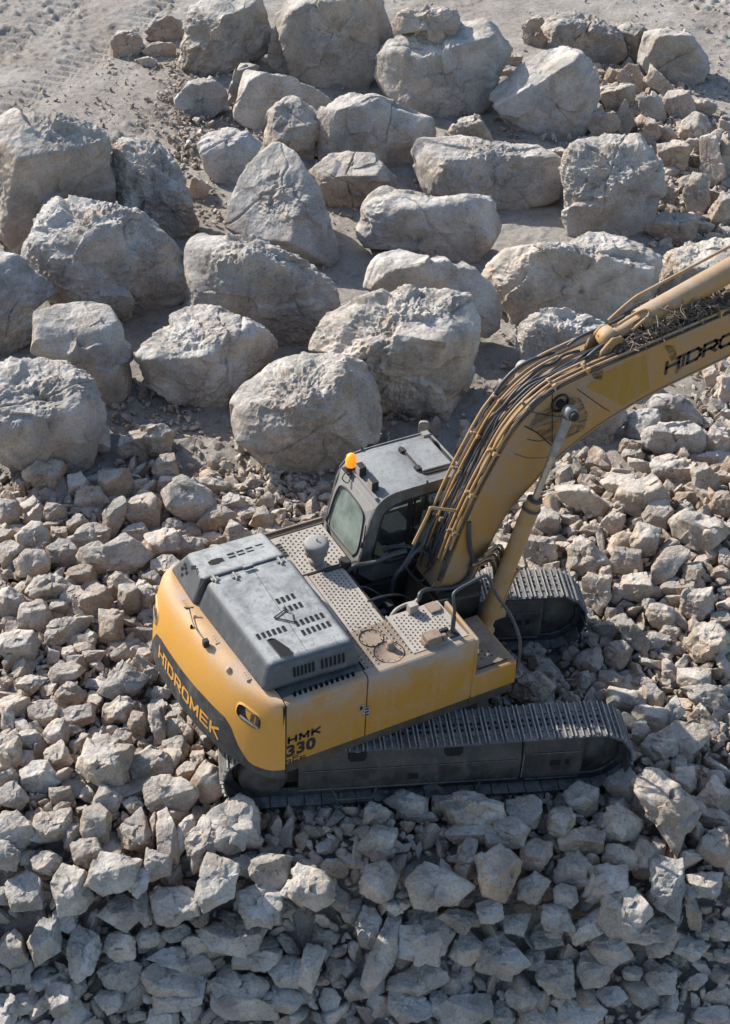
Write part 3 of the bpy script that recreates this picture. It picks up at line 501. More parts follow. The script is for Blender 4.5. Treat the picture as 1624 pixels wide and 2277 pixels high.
for i, (x, y, w_, h_, r_, t_) in enumerate(HAND):
    stone(x, y, w_ * 1.03, h_ * 1.03, r_, t_, 5000 + i * 11, 6 if w_ + h_ > 170 else 5)
# ---- more rubble between and around them
psi = -0.371; UC = np.array([0.05, -0.353]); TG = 1.30; cps, sps = math.cos(psi), math.sin(psi)
def under(x, y):      # is the point below the crawler? (returns ground clearance code)
    a, b = x - UC[0], y - UC[1]; lx = cps * a + sps * b; ly = -sps * a + cps * b
    tr = (abs(abs(ly) - TG) < 0.42) & (abs(lx) < 2.65); mid = (abs(ly) < 1.0) & (abs(lx) < 2.5); return tr, mid
rng = np.random.default_rng(77)
bc = np.array([[c[0], c[1], r] for _, c, r in ROCKS]); sc_ = np.array([[s[1][0], s[1][1], s[2]] for s in STONES])
cand = []
for (step, rad, lim) in ((0.34, 0.21, 0.42), (0.19, 0.13, 0.50), (0.11, 0.065, 0.66)):
    xs = np.arange(-9, 16, step); ys = np.arange(-9, 17, step); gx, gy = np.meshgrid(xs, ys)
    gx = gx.ravel() + rng.uniform(-.5, .5, gx.size) * step; gy = gy.ravel() + rng.uniform(-.5, .5, gy.size) * step
    gz = ground(gx, gy); px = topx(np.stack([gx, gy, gz], 1))
    ok = in_poly(px[:, 0], px[:, 1], REG) | in_poly(px[:, 0], px[:, 1], REG2)
    ok &= (px[:, 0] > -260) & (px[:, 0] < 1900) & (px[:, 1] < 2620)
    for x, y, z, p in zip(gx[ok], gy[ok], gz[ok], px[ok]):
        r = rad * rng.uniform(0.75, 1.3)
        if bc.size and np.any(np.hypot(bc[:, 0] - x, bc[:, 1] - y) < bc[:, 2] * 0.75 + r * 0.3): continue
        d = np.hypot(sc_[:, 0] - x, sc_[:, 1] - y)
        if np.any(d < (sc_[:, 2] + r) * lim * 0.72): continue
        tr, mid = under(x, y)
        if tr and rad > .2: continue
        cand.append((x, y, z, r, tr, mid, p[0], p[1])); 
        if rad > .12: sc_ = np.vstack([sc_, [x, y, r * 0.9]])
for x, y in zip(rng.uniform(-9, 13, 8000), rng.uniform(-9, 12, 8000)):      # a lower layer, seen in the gaps
    z = float(ground(x, y)); p = topx([x, y, z])
    if not (-200 < p[0] < 1850 and p[1] < 2560) or not (in_poly(p[0], p[1], REG) | in_poly(p[0], p[1], REG2)): continue
    cand.append((x, y, z - 0.12, rng.uniform(.06, .15), *under(x, y), -999, -999))
cand.sort(key=lambda c: -c[3] * (1.0 if (0 < c[6] < 1624 and 0 < c[7] < 2277) else 0.01))
nind = max(0, 298 - len(STONES))
def hidden(p):   # picture area covered by the machine
    return in_poly(p[0], p[1], [(340,1300),(700,1150),(760,980),(960,950),(1100,1060),(1250,900),(1300,1250),(1400,1700),(1300,1760),(560,1790),(340,1480)])
k = 0; rest = []
for c in cand:
    x, y, z, r, tr, mid, px_, py_ = c
    vis = (20 < px_ < 1600 and 20 < py_ < 2250) and not hidden((px_, py_)) and not tr and not mid
    if k < nind and vis:
        dep = (np.array([x, y, z]) - CAM) @ FW; s = 2 * r * FL / dep
        w_ = s * rng.uniform(.9, 1.35); h_ = s * rng.uniform(.75, 1.05)
        stone(px_, py_, w_, h_, rng.uniform(-50, 50), rng.choice(list('ggwtwt')), 20000 + k * 13); k += 1
    else: rest.append(c)
def merged(name, items, sub, nproto, seed, hero=False):
    rg = np.random.default_rng(seed); protos = []
    for i in range(nproto):
        nn_ = int(rg.choice([4, 5, 6]))
        pts = [(math.cos(a) * rr, math.sin(a) * rr) for a, rr in [((j + rg.uniform(-.25, .25)) / nn_ * 2 * np.pi, rg.uniform(.8, 1.25)) for j in range(nn_)]]
        fr = (np.array([1., 0, 0]), np.array([0, 0, 1.]), np.array([0, -1., 0]))
        W, F, s = shape_rock(pts, fr, (rg.uniform(.8, 1.1), rg.uniform(.8, 1.1)), rg, sub, q=60, nrand=4, rough=0.7, planes=[(math.cos(a_)*math.sin(t_), math.sin(a_)*math.sin(t_), math.cos(t_)*sg_, rg.uniform(.6,.95)) for a_, t_, sg_ in [(rg.uniform(0,6.28), R(rg.uniform(25,65)), rg.choice([-1,1])) for _ in range(6)]]); protos.append((W, F))
    VV, FF, TT = [], [], []; n0 = 0
    for (x, y, z, r) in items:
        W, F = protos[rg.integers(nproto)]
        q = rg.normal(0, 1, 4); q /= np.linalg.norm(q); a, b, c, d = q
        Rm = np.array([[1-2*(c*c+d*d), 2*(b*c-a*d), 2*(b*d+a*c)], [2*(b*c+a*d), 1-2*(b*b+d*d), 2*(c*d-a*b)], [2*(b*d-a*c), 2*(c*d+a*b), 1-2*(b*b+c*c)]])
        V = (W * np.array([rg.uniform(.85, 1.5), rg.uniform(.6, 1.1), rg.uniform(.45, .95)])) @ Rm.T * r + np.array([x, y, z])
        tn = np.array(TONE[rg.choice(list('ggwttd'))]) * rg.uniform(.78, 1.08) * stone_warm(float(ground(x, y)))
        VV.append(V); FF.append(F + n0); n0 += len(V); TT.append(np.tile(tn, (len(V), 1)))
    return mesh_np(name, np.vstack(VV), np.vstack(FF), ROCK, tint=np.vstack(TT).astype(np.float32), sharp=30)
big_, small_ = [], []
for x, y, q_, r in zip(rng.uniform(-9, 13, 16000), rng.uniform(-9, 12, 16000), rng.random(16000), rng.uniform(.018, .05, 16000)):   # chips and crumbs in patches
    z = float(ground(x, y)); p = topx([x, y, z])
    if not (-150 < p[0] < 1800 and 900 < p[1] < 2420) or not in_poly(p[0], p[1], REG): continue
    corner = (p[0] > 1380 and p[1] > 1930) or (p[0] < 340 and p[1] > 2190) or (1290 < p[0] < 1560 and 1450 < p[1] < 1600) or (150 < p[0] < 330 and 1460 < p[1] < 1600)
    if q_ > (1.0 if corner else 0.30 + 0.9 * float(vnoise(np.array([[x * .9, y * .9, 4.]]), 8)[0])): continue
    small_.append((x, y, z - 0.10 + 0.10 * rng.random() + (0.05 if corner else 0), r * (1.25 if corner else 1)))
for (x, y, z, r, tr, mid, px_, py_) in rest:
    zz = z - 0.02 * r
    if tr: zz = min(zz, z - r * 0.75)
    (big_ if r > 0.115 else small_).append((x, y, zz, r))
o = merged('loose_rubble', big_, 4, 22, 5); tag(o, 'dense small grey and tan rubble filling the gaps between the larger stones', 'rubble', kind='stuff')
o = merged('stone_chips', small_, 3, 18, 6); tag(o, 'small stone chips scattered between the rubble stones', 'stone chips', kind='stuff')
# gravel and clods on the open quarry floor
peb = []
for i in range(26000):
    x, y = rng.uniform(-7, 22), rng.uniform(1.5, 29); p = topx([x, y, 0.0])
    if not (-150 < p[0] < 1780 and -80 < p[1] < 1150): continue
    dens = 0.34 + 0.5 * float(vnoise(np.array([[x * .5, y * .5, 0.]]), 3)[0])
    if 230 < p[0] < 480 and 100 < p[1] < 480: dens = 0.95
    if p[1] < 110: dens *= 0.4
    if 850 < p[1] < 1120: dens = 0.95
    if rng.random() > dens: continue
    r = 0.014 + 0.045 * rng.random() ** 4 + (0.05 if rng.random() < 0.05 else 0)
    if 850 < p[1] < 1120: r *= 1.5
    peb.append((x, y, 0.03 + r * .3, r))
for (cx_, cy_, sx_, sy_, n_, s_) in ((410,200,40,70,170,1.3),(415,330,40,50,150,1.5),(500,270,60,30,90,1.2),(620,1060,110,30,260,1.6),(470,480,30,20,40,1.2),(360,960,70,40,70,1.2),(1500,250,60,60,120,1.4),(1230,300,90,25,70,1.3),(700,440,40,60,60,1.2),(1180,750,50,60,60,1.2),(1500,860,90,60,150,1.5),(1480,420,90,120,320,1.7),(1200,1010,110,40,200,1.7),(300,900,90,60,90,1.2),(880,930,60,30,70,1.3),(40,560,30,40,40,1.5),(480,160,40,30,60,1.3),(1140,190,40,30,60,1.3),(1580,240,40,60,100,1.2),(1420,830,80,50,120,1.6)):
    for i in range(n_):
        P = at(cx_ + rng.normal(0, sx_), cy_ + rng.normal(0, sy_), 'z', 0); r = s_ * (0.025 + 0.045 * rng.random() ** 2); peb.append((P[0], P[1], 0.03 + r * .3, r))
print('peb', len(peb)); o = merged('gravel', peb, 2, 8, 9); tag(o, 'fine gravel and clods scattered on the dusty quarry floor', 'gravel', kind='stuff')
# ---- labels for the stones: each named from the nearest landmark
LAND += [(330,1450,'yellow counterweight'),(520,1700,'dark rear end of the near track'),(900,1800,'near track, on its shaded side'),(1390,1740,'front end of the near track'),(1320,1340,'front end of the far track'),(1180,1450,'step box at the front of the excavator'),(620,1180,'rear edge of the grey hood')]
named = {'tall smooth grey slab in the shade': (1482,1800), 'big lumpy pale stone low at the left': (238,1702), 'peaked dusty stone above the hood': (419,1112), 'tall narrow white stone at the lower left': (480,1970), 'pale leaning spike stone at the bottom': (850,2120)}
special = {}
for ph, (x, y) in named.items():
    i = int(np.argmin([math.hypot(s[3] - x, s[4] - y) for s in STONES])); special[i] = ph
    LAND.append((STONES[i][3], STONES[i][4], ph))
LAND += [(0,2277,'bottom left corner of the picture'),(1624,2277,'bottom right corner of the picture'),(812,2277,'middle of the bottom edge'),(0,1700,'lower quarter point of the left edge'),(1624,1500,'two-thirds point of the right edge'),(1624,1150,'midpoint of the right edge')]
ORD = ['nearest','second nearest','third nearest','fourth nearest','fifth nearest','sixth nearest','seventh nearest','eighth nearest','ninth nearest','tenth nearest']
TW = {'w':'pale','g':'grey','t':'tan','d':'dark','b':'rusty brown'}
by = {}
for i, s in enumerate(STONES):
    j = int(np.argmin([math.hypot(s[3] - l[0], s[4] - l[1]) for l in LAND])); by.setdefault(j, []).append(i)
for j, L_ in by.items():
    lx, ly, ph = LAND[j]; cells = {}
    for i in L_:
        s = STONES[i]; dx, dy = s[3] - lx, s[4] - ly
        side = 'right of' if dx > abs(dy) else 'left of' if -dx > abs(dy) else 'below' if dy > 0 else 'above'
        shp = 'slanting' if s[5] > 1.7 * s[6] else 'upright' if s[6] > 1.25 * s[5] else 'flat' if s[5] > 1.45 * s[6] else 'angular'
        cells.setdefault((TW[s[7]], shp, side), []).append((math.hypot(dx, dy), i))
    for (tw, shp, side), q in cells.items():
        q.sort()
        for n_, (d_, i) in enumerate(q):
            if i in special: lab = special[i]
            elif len(q) == 1: lab = f"only {tw} {shp} stone {side} the {ph}"
            else: lab = f"{ORD[min(n_, 9)]} {tw} {shp} stone {side} the {ph}"
            tag(STONES[i][0], ' '.join(lab.split()[:16]), 'stone', 'loose rubble stones around the excavator')
# ---- discarded bottle
def lathe_np(prof, n=16):
    V = []; F = []
    for r, z in prof:
        for k_ in range(n): V.append((r * math.cos(2*math.pi*k_/n), r * math.sin(2*math.pi*k_/n), z))
    for i in range(len(prof) - 1):
        for k_ in range(n): a = i*n+k_; b = i*n+(k_+1) % n; F.append((a, b, b+n, a+n))
    return V, F
V, F = lathe_np([(0.0,0),(0.05,0.005),(0.062,0.03),(0.062,0.10),(0.056,0.115),(0.062,0.13),(0.062,0.24),(0.045,0.30),(0.022,0.34),(0.022,0.37),(0.0,0.372)])
bo = mesh_np('plastic_bottle', V, F, WHT); P = at(420, 318, 'z', 0.10); bo.location = P
bo.rotation_euler = (R(62), 0, R(-20)); tag(bo, 'crumpled pale plastic bottle lying on gravel near the small cream block', 'bottle')
V, F = lathe_np([(0.0,0.372),(0.026,0.372),(0.026,0.40),(0.0,0.40)]); cp = mesh_np('cap', V, F, WHT, parent=bo)
# ================================================================ excavator
ROOT = empty('excavator', (0, 0, 0))
tag(ROOT, 'dusty yellow tracked excavator with grey hood and cab standing on the rubble', 'excavator')
class MB:
    def __init__(s): s.V = []; s.F = []; s.M = []; s.S = []
    def add(s, V, F, m=0, sm=False):
        n = len(s.V); s.V += [tuple(map(float, v)) for v in V]; s.F += [tuple(i + n for i in f) for f in F]; s.M += [m] * len(F); s.S += [sm] * len(F); return s
    def box(s, a, b, m=0):
        x0, y0, z0 = a; x1, y1, z1 = b
        V = [(x0,y0,z0),(x1,y0,z0),(x1,y1,z0),(x0,y1,z0),(x0,y0,z1),(x1,y0,z1),(x1,y1,z1),(x0,y1,z1)]
        return s.add(V, [(0,3,2,1),(4,5,6,7),(0,1,5,4),(1,2,6,5),(2,3,7,6),(3,0,4,7)], m)
    def hexa(s, bot, top, m=0):      # two quads
        return s.add(list(bot) + list(top), [(0,3,2,1),(4,5,6,7),(0,1,5,4),(1,2,6,5),(2,3,7,6),(3,0,4,7)], m)
    def prism(s, poly, ax, a, b, m=0):
        n = len(poly)
        def p(q, v): return (v, q[0], q[1]) if ax == 'x' else (q[0], v, q[1]) if ax == 'y' else (q[0], q[1], v)
        V = [p(q, a) for q in poly] + [p(q, b) for q in poly]
        return s.add(V, [tuple(range(n))[::-1], tuple(range(n, 2 * n))] + [(i, (i+1) % n, n + (i+1) % n, n + i) for i in range(n)], m)
    def ring(s, outer, inner, ax, a, b, m=0):   # flat frame with a hole, equal point counts
        n = len(outer)
        def p(q, v): return (v, q[0], q[1]) if ax == 'x' else (q[0], v, q[1]) if ax == 'y' else (q[0], q[1], v)
        V = [p(q, a) for q in outer] + [p(q, a) for q in inner] + [p(q, b) for q in outer] + [p(q, b) for q in inner]; F = []
        for i in range(n):
            j = (i + 1) % n
            F += [(i, j, n+j, n+i), (2*n+i, 3*n+i, 3*n+j, 2*n+j), (i, 2*n+i, 2*n+j, j), (n+i, n+j, 3*n+j, 3*n+i)]
        return s.add(V, F, m)
    def tube(s, pts, r, n=8, m=0, curve=True, cap=True):
        P = [Vector(p) for p in pts]
        if curve and len(P) > 2:
            Q = []
            for i in range(len(P) - 1):
                p0 = P[max(0, i-1)]; p1 = P[i]; p2 = P[i+1]; p3 = P[min(len(P)-1, i+2)]
                for k in range(6):
                    t = k / 6; Q.append(0.5 * ((2*p1) + (-p0+p2)*t + (2*p0-5*p1+4*p2-p3)*t*t + (-p0+3*p1-3*p2+p3)*t**3))
            P = Q + [P[-1]]
        T = [(P[min(i+1, len(P)-1)] - P[max(i-1, 0)]).normalized() for i in range(len(P))]
        u = T[0].orthogonal().normalized(); V = []; F = []
        for i, p in enumerate(P):
            u = (u - T[i] * u.dot(T[i])).normalized(); w_ = T[i].cross(u); rr = r[i] if isinstance(r, list) else r
            for k in range(n):
                a = 2 * math.pi * k / n; V.append(p + (u * math.cos(a) + w_ * math.sin(a)) * rr)
        for i in range(len(P) - 1):
            for k in range(n): a = i*n+k; b = i*n+(k+1) % n; F.append((a, b, b+n, a+n))
        s.add(V, F, m, True)
        if cap: s.add(V[:n], [tuple(range(n))[::-1]], m); s.add(V[-n:], [tuple(range(n))], m)
        return s
    def lathe(s, prof, o, axis=(0,0,1), n=24, m=0):
        z = Vector(axis).normalized(); x = z.orthogonal().normalized(); y = z.cross(x); o = Vector(o); V = []; F = []
        for r, h in prof:
            for k in range(n):
                a = 2*math.pi*k/n; V.append(o + z*h + (x*math.cos(a) + y*math.sin(a))*r)
        for i in range(len(prof)-1):
            for k in range(n): a = i*n+k; b = i*n+(k+1) % n; F.append((a, b, b+n, a+n))
        return s.add(V, F, m, True)
    def build(s, name, mats, parent=ROOT, bevel=0.0, seg=2, smooth_all=False, label=None):
        me = bpy.data.meshes.new(name); me.from_pydata(s.V, [], s.F)
        for m in (mats if isinstance(mats, (list, tuple)) else [mats]): me.materials.append(m)
        for p, m, q in zip(me.polygons, s.M, s.S): p.material_index = m; p.use_smooth = q or smooth_all
        bm = bmesh.new(); bm.from_mesh(me); bmesh.ops.recalc_face_normals(bm, faces=bm.faces); bm.to_mesh(me); bm.free()
        me.update(); o = bpy.data.objects.new(name, me); C.objects.link(o)
        if bevel:
            b = o.modifiers.new('bevel', 'BEVEL'); b.width = bevel; b.segments = seg; b.limit_method = 'ANGLE'; b.angle_limit = R(35)
            if seg > 2:
                for p in me.polygons: p.use_smooth = True
                b.harden_normals = True
        if parent: o.parent = parent
        if label: o['label'] = label
        return o
def holes(mb, org, u, v, nu, nv, du, dv, r, m, rim=None, stagger=True, nrm=(0, 0, 1), clip=None):
    """anti-slip holes: dark discs with a raised lip standing on the plate"""
    o = Vector(org); u = Vector(u).normalized(); v = Vector(v).normalized(); n_ = Vector(nrm)
    for j in range(nv):
        for i in range(nu):
            c = o + u * (i + (0.5 if stagger and j % 2 else 0)) * du + v * j * dv
            if clip and not clip(c): continue
            ring_ = [c + (u * math.cos(a) + v * math.sin(a)) * r for a in [2*math.pi*k/8 for k in range(8)]]
            ro = [c + (u * math.cos(a) + v * math.sin(a)) * r * 1.55 for a in [2*math.pi*k/8 for k in range(8)]]
            mb.add([p + n_ * 0.003 for p in ring_], [tuple(range(8))], m)
            if rim is not None:
                V = [p + n_ * 0.007 for p in ring_] + [p + n_ * 0.001 for p in ro]
                mb.add(V, [(k, (k+1) % 8, 8+(k+1) % 8, 8+k) for k in range(8)], rim)
def slots(mb, c0, u, v, n, pitch, w_, l_, m, nrm, rim=1):
    """louvre slots: black openings with a pressed lip"""
    c0 = Vector(c0); u = Vector(u).normalized(); v = Vector(v).normalized(); N_ = Vector(nrm).normalized()
    for i in range(n):
        c = c0 + u * pitch * i; q = [c + u*a*w_/2 + v*b*l_/2 for a, b in ((-1,-.8),(-.7,-1),(.7,-1),(1,-.8),(1,.8),(.7,1),(-.7,1),(-1,.8))]
        mb.add([p + N_*0.004 for p in q], [tuple(range(8))], m)
        qo = [c + (p - c) * 1.28 for p in q]
        V = [p + N_*0.010 for p in q] + [p + N_*0.001 for p in qo]
        mb.add(V, [(k, (k+1) % 8, 8+(k+1) % 8, 8+k) for k in range(8)], rim)
def U(x, y, z): return (UC[0] + cps*x - sps*y, UC[1] + sps*x + cps*y, z)
# ---------------- crawler tracks
def crawler(side):
    yc = TG * side; hl = 2.10; Rr = 0.48; zc = 0.53
    holder = MB()
    # frame of the track: sloped side plates
    def ub(mb, prof, x0, x1, y_sign):      # prof (dy, z) across the track, extruded along x
        n = len(prof); V = [U(x0, yc + p[0], p[1]) for p in prof] + [U(x1, yc + p[0], p[1]) for p in prof]
        mb.add(V, [tuple(range(n))[::-1], tuple(range(n, 2*n))] + [(i, (i+1) % n, n+(i+1) % n, n+i) for i in range(n)])
    f = MB()
    ub(f, [(-.235,.27),(.235,.27),(.235,.62),(.13,.90),(-.13,.90),(-.235,.60)], -1.66, 1.18, 1)
    ub(f, [(-.25,.25),(.25,.25),(.25,.262),(-.25,.262)], -1.66, 1.15, 1)
    fo = f.build('track_frame', TFRM, bevel=0.02); fo.name = 'track_frame'
    ed = MB()  # pale strips: scraped edges plus a highlight painted along the lips
    for s3 in (-1, 1):
        y0_ = yc + s3*.237
        for (xa, xb, z_, th) in ((-1.66, 1.15, .262, .016), (-1.60, 1.14, .605, .008), (1.19, 1.205, .5, .22), (1.25, 1.95, .245, .014), (1.30, 1.93, .71, .010)):
            off_ = .010 if xa > 1.15 else 0
            ed.add([U(xa, y0_+s3*(.003+off_), z_-th), U(xb, y0_+s3*(.003+off_), z_-th), U(xb, y0_+s3*(.006+off_), z_+th), U(xa, y0_+s3*(.006+off_), z_+th)], [(0,1,2,3)])
    edo = ed.build('worn_lit_edge', WORNLIT)
    cv = MB(); ub(cv, [(-.245,.24),(.245,.24),(.245,.70),(.20,.90),(-.20,.90),(-.245,.70)], 1.19, 1.98, 1)
    gop = []
    # access holes on the outer faces
    for s2 in (-1, 1):
        for (x_, z_, a_, b_) in ((-.2, .42, .06, .045), (1.62, .52, .07, .05), (1.77, .53, .03, .05)):
            y_ = yc + s2 * 0.2475
            V = [U(x_-a_, y_, z_-b_), U(x_+a_, y_, z_-b_), U(x_+a_, y_, z_+b_), U(x_-a_, y_, z_+b_)]; gop.append(MB().add(V, [(0,1,2,3)]))
        for x_ in (-.92, .30):     # cut-outs under the carrier rollers
            def w(z_): return yc + s2 * (0.235 - (z_ - 0.62) / 0.28 * 0.105 + 0.004)
            V = [U(x_-.12, w(.90), .905), U(x_+.12, w(.90), .905), U(x_+.12, w(.75), .75), U(x_+.08, w(.71), .71), U(x_-.08, w(.71), .71), U(x_-.12, w(.75), .75)]; gop.append(MB().add(V, [(0,1,2,3,4,5)]))
    # chain path
    path = []
    L = 2 * hl; Cc = math.pi * Rr; tot = 2 * L + 2 * Cc; ns = 52; pitch = tot / ns
    def pt(s_):
        s_ %= tot
        if s_ < L: 
            sag = -0.035 * math.sin(math.pi * s_ / L) ** 2
            return -hl + s_, zc + Rr + sag, 0.0
        s_ -= L
        if s_ < Cc: a = s_ / Rr; return hl + Rr*math.sin(a), zc + Rr*math.cos(a), a
        s_ -= Cc
        if s_ < L: return hl - s_, zc - Rr, math.pi
        s_ -= L; a = s_ / Rr; return -hl - Rr*math.sin(a), zc - Rr*math.cos(a), math.pi + a
    ch = MB(); rgl = random.Random(3 + side)
    for i in range(ns):
        x, z, a = pt(i * pitch + .05); ca, sa = math.cos(a), math.sin(a); wob = rgl.uniform(-.006, .006)
        def L2(lx, ly, lz): return U(x + lx*ca + (lz)*sa, yc + ly, z - lx*sa + (lz)*ca)
        def bx(x0, x1, y0, y1, z0, z1, m=0):
            V = [L2(x0,y0,z0),L2(x1,y0,z0),L2(x1,y1,z0),L2(x0,y1,z0),L2(x0,y0,z1),L2(x1,y0,z1),L2(x1,y1,z1),L2(x0,y1,z1)]
            ch.add(V, [(0,3,2,1),(4,5,6,7),(0,1,5,4),(1,2,6,5),(2,3,7,6),(3,0,4,7)], m)
        hp = pitch / 2
        bx(-hp+.006, hp-.006, -.30, .30, 0.0, 0.018)
        for k, gx in enumerate((-hp+.016, -.002, hp-.034)): bx(gx, gx+.020, -.297+wob, .297+wob, 0.018, 0.052 if k != 1 else .044, 2)
        for yy in (-.045, .045):
            for gx in (-.048, .046):
                V = [L2(gx-.017, yy-.024, .0215), L2(gx+.017, yy-.024, .0215), L2(gx+.017, yy+.024, .0215), L2(gx-.017, yy+.024, .0215)]; ch.add(V, [(0,1,2,3)], 1)
        for yy in (-.10, .10): bx(-hp*1.05, hp*1.05, yy-.022, yy+.022, -.10, 0.0, 0)      # link plates
        for yy in (-.15, .15):
            for gx in (-.05, .05): bx(gx-.013, gx+.013, yy-.013, yy+.013, .018, .034)
    co = ch.build('track_chain', [SHOE, BLACK, WORN])
    idl = MB(); idl.lathe([(0.0,-.16),(.12,-.16),(.14,-.11),(.34,-.09),(.40,-.09),(.40,.09),(.34,.09),(.14,.11),(.12,.16),(0,.16)], U(hl, yc, zc), (Vector(U(0,1,0)) - Vector(U(0,0,0))), 28); io = idl.build('idler', TFRM)
    sp = MB(); ax_ = Vector(U(0,1,0)) - Vector(U(0,0,0))
    V = []; nT = 44
    for k in range(nT):
        rr = .42 if k % 4 < 2 else .36; a = 2*math.pi*k/nT
        for yy in (-.04, .04): V.append(U(-hl + rr*math.cos(a), yc + yy, zc + rr*math.sin(a)))
    sp.add(V, [(2*k, 2*k+1, (2*k+3) % (2*nT), (2*k+2) % (2*nT)) for k in range(nT)] + [tuple(range(0, 2*nT, 2)), tuple(range(1, 2*nT, 2))])
    spo = sp.build('sprocket', SHOE)
    fd = MB(); sgn = -1 if side < 0 else 1
    fd.lathe([(.33,-.1),(.33,.05),(.31,.10),(.31,.22),(.28,.255),(.16,.28),(0,.285)], U(-hl, yc, zc), ax_ * sgn, 28); fdo = fd.build('final_drive_cover', TFRM)
    objs = [fo, edo, co, io, spo, fdo]
    cvo = cv.build('idler_guard', TFRM, bevel=0.03); objs.append(cvo); objs += [g_.build('frame_opening', BLACK) for g_ in gop]
    for x_ in (-.92, .30):
        r_ = MB(); r_.lathe([(0,-.17),(.07,-.17),(.07,.17),(0,.17)], U(x_, yc, .90), ax_, 14); objs.append(r_.build('carrier_roller', MET))
    for k in range(8):
        x_ = -1.55 + k * .44; r_ = MB(); r_.lathe([(0,-.2),(.06,-.2),(.10,-.17),(.10,.17),(.06,.2),(0,.2)], U(x_, yc, .20), ax_, 14); objs.append(r_.build('bottom_roller', TFRM))
    for x_ in (-.95, .38):
        st = MB(); y_ = yc + sgn * .26
        st.tube([U(x_-.28, y_, .25), U(x_-.22, y_+sgn*.10, .19), U(x_+.22, y_+sgn*.10, .19), U(x_+.28, y_, .25)], .018, 6, curve=False); objs.append(st.build('step_bar', TFRM))
    # group under one part so that a track is part > sub-parts
    tr = MB()
    ub(tr, [(-.12,.30),(.12,.30),(.12,.80),(-.12,.80)], -1.9, 1.9, 1)
    tro = tr.build('crawler_track', DARK, label=('near crawler track in the machine\'s own shade' if side < 0 else 'far crawler track with sunlit worn shoes'))
    for o in objs: o.parent = tro
crawler(-1); crawler(1)
cb = MB()
cb.hexa([U(-1.0,-1.1,.34),U(1.0,-1.1,.34),U(1.0,1.1,.34),U(-1.0,1.1,.34)], [U(-.75,-1.1,.70),U(.75,-1.1,.70),U(.75,1.1,.70),U(-.75,1.1,.70)])
cb.lathe([(0,.5),(.78,.5),(.78,.92),(.66,.92),(.66,1.15),(0,1.15)], (0,0,0), (0,0,1), 32)
cb.build('carbody', TFRM)
# ---------------- upper frame
XS, XF, XT, ZT, ZB = -2.41, 0.19, 0.86, 2.227, 1.22
fr = MB(); fr.box((-2.38,-1.44,1.0),(0.80,1.44,1.20)); fr.box((0.40,0.42,1.02),(1.05,1.47,1.22)); fr.box((-1.9,-1.0,.93),(0.5,1.0,1.0))
fr.hexa([(.20,-1.45,1.02),(.80,-1.3,1.12),(.80,-.6,1.12),(.20,-.6,1.02)], [(.20,-1.47,1.205),(.84,-1.47,1.205),(.84,-.6,1.205),(.20,-.6,1.205)])
fr.build('upper_frame', FRMB, bevel=0.015)
pit = MB(); pit.box((-.60,-.62,1.22),(-.56,.50,2.10)); pit.box((-.56,-.66,1.22),(.20,-.62,2.1)); pit.box((-.56,-.60,1.205),(.9,.45,1.25))
pit.box((-.42,.40,1.25),(.9,.47,1.75)); pit.box((.3,.33,1.25),(.95,.40,2.0)); pit.box((.3,-.40,1.25),(.95,-.33,2.0))
pit.box((-.3,-.35,1.25),(.1,.1,1.55)); pit.lathe([(0,1.25),(.13,1.25),(.13,1.62),(.06,1.66),(0,1.66)],(-.25,.25,0)); pit.lathe([(0,1.25),(.10,1.25),(.10,1.75),(0,1.78)],(-.1,-.48,0))
pit.box((-.5,-.55,1.25),(-.3,-.1,1.7))
pit.build('machinery_bay', DARK, bevel=0.01)
# right side: doors, box
def panel(name, x0, x1, y, z0, z1, inward, mt, rad=0.045, **kw):
    m = MB(); s_ = -1 if y < 0 else 1
    q = [(y - s_*inward, z0), (y, z0), (y, z1 - rad), (y - s_*rad*.3, z1 - rad*.3), (y - s_*rad, z1), (y - s_*inward, z1)]
    m.prism(q, 'x', x0, x1); return m.build(name, mt, bevel=0.008, **kw)
sg = MB(); sg.box((-2.42,-1.482,1.03),(-2.37,-1.2,2.20)); sg.build('door_gap', BLACK)
d1 = panel('engine_door', XS+.030, -1.318, -1.49, ZB, ZT, .14, YEL); d2 = panel('pump_door', -1.302, XF, -1.49, ZB, ZT, .14, YEL)
panel('left_door', XS+.012, -1.32, 1.49, ZB, 2.13, .12, YEL); panel('left_door', -1.30, -.46, 1.49, ZB, 2.13, .12, YEL)
lm = MB(); lm.box((-1.415,-1.497,1.70),(-1.35,-1.488,1.80),0); lm.box((-1.405,-1.50,1.72),(-1.37,-1.496,1.78),1); lo = lm.build('door_latch', [MET, BLACK], parent=d1)
hm = MB(); hm.box((-1.345,-1.502,1.58),(-1.275,-1.49,1.74),0)
for z_ in (1.61,1.66,1.71): hm.box((-1.335,-1.506,z_-.012),(-1.285,-1.501,z_+.008),1)
hm.build('door_hinge', [MET, BLACK], parent=d2)
bx_ = MB()
bx_.hexa([(XF+.012,-1.50,1.22),(XT,-1.50,1.22),(XT,-.56,1.22),(XF+.012,-.56,1.22)], [(XF+.012,-1.50,1.60),(XT-.01,-1.50,1.60),(XT-.05,-.56,1.64),(XF+.012,-.56,1.64)])
bx_.box((XF-.002,-1.492,1.24),(XF+.05,-.70,2.225),0)
sb = bx_.build('step_box', YEL, bevel=0.02)
t_ = MB(); t_.hexa([(.27,-1.44,1.602),(.80,-1.44,1.602),(.76,-.60,1.640),(.27,-.60,1.640)], [(.27,-1.44,1.612),(.80,-1.44,1.612),(.76,-.60,1.650),(.27,-.60,1.650)], 0)
holes(t_, (.30,-1.28,1.617), (0,1,0.04), (1,0,0), 8, 5, .075, .075, .013, 1, None)
t_.box((.32,-1.43,1.612),(.74,-1.415,1.622),1); t_.build('step_plate', [PLATEB, BLACK], parent=sb)
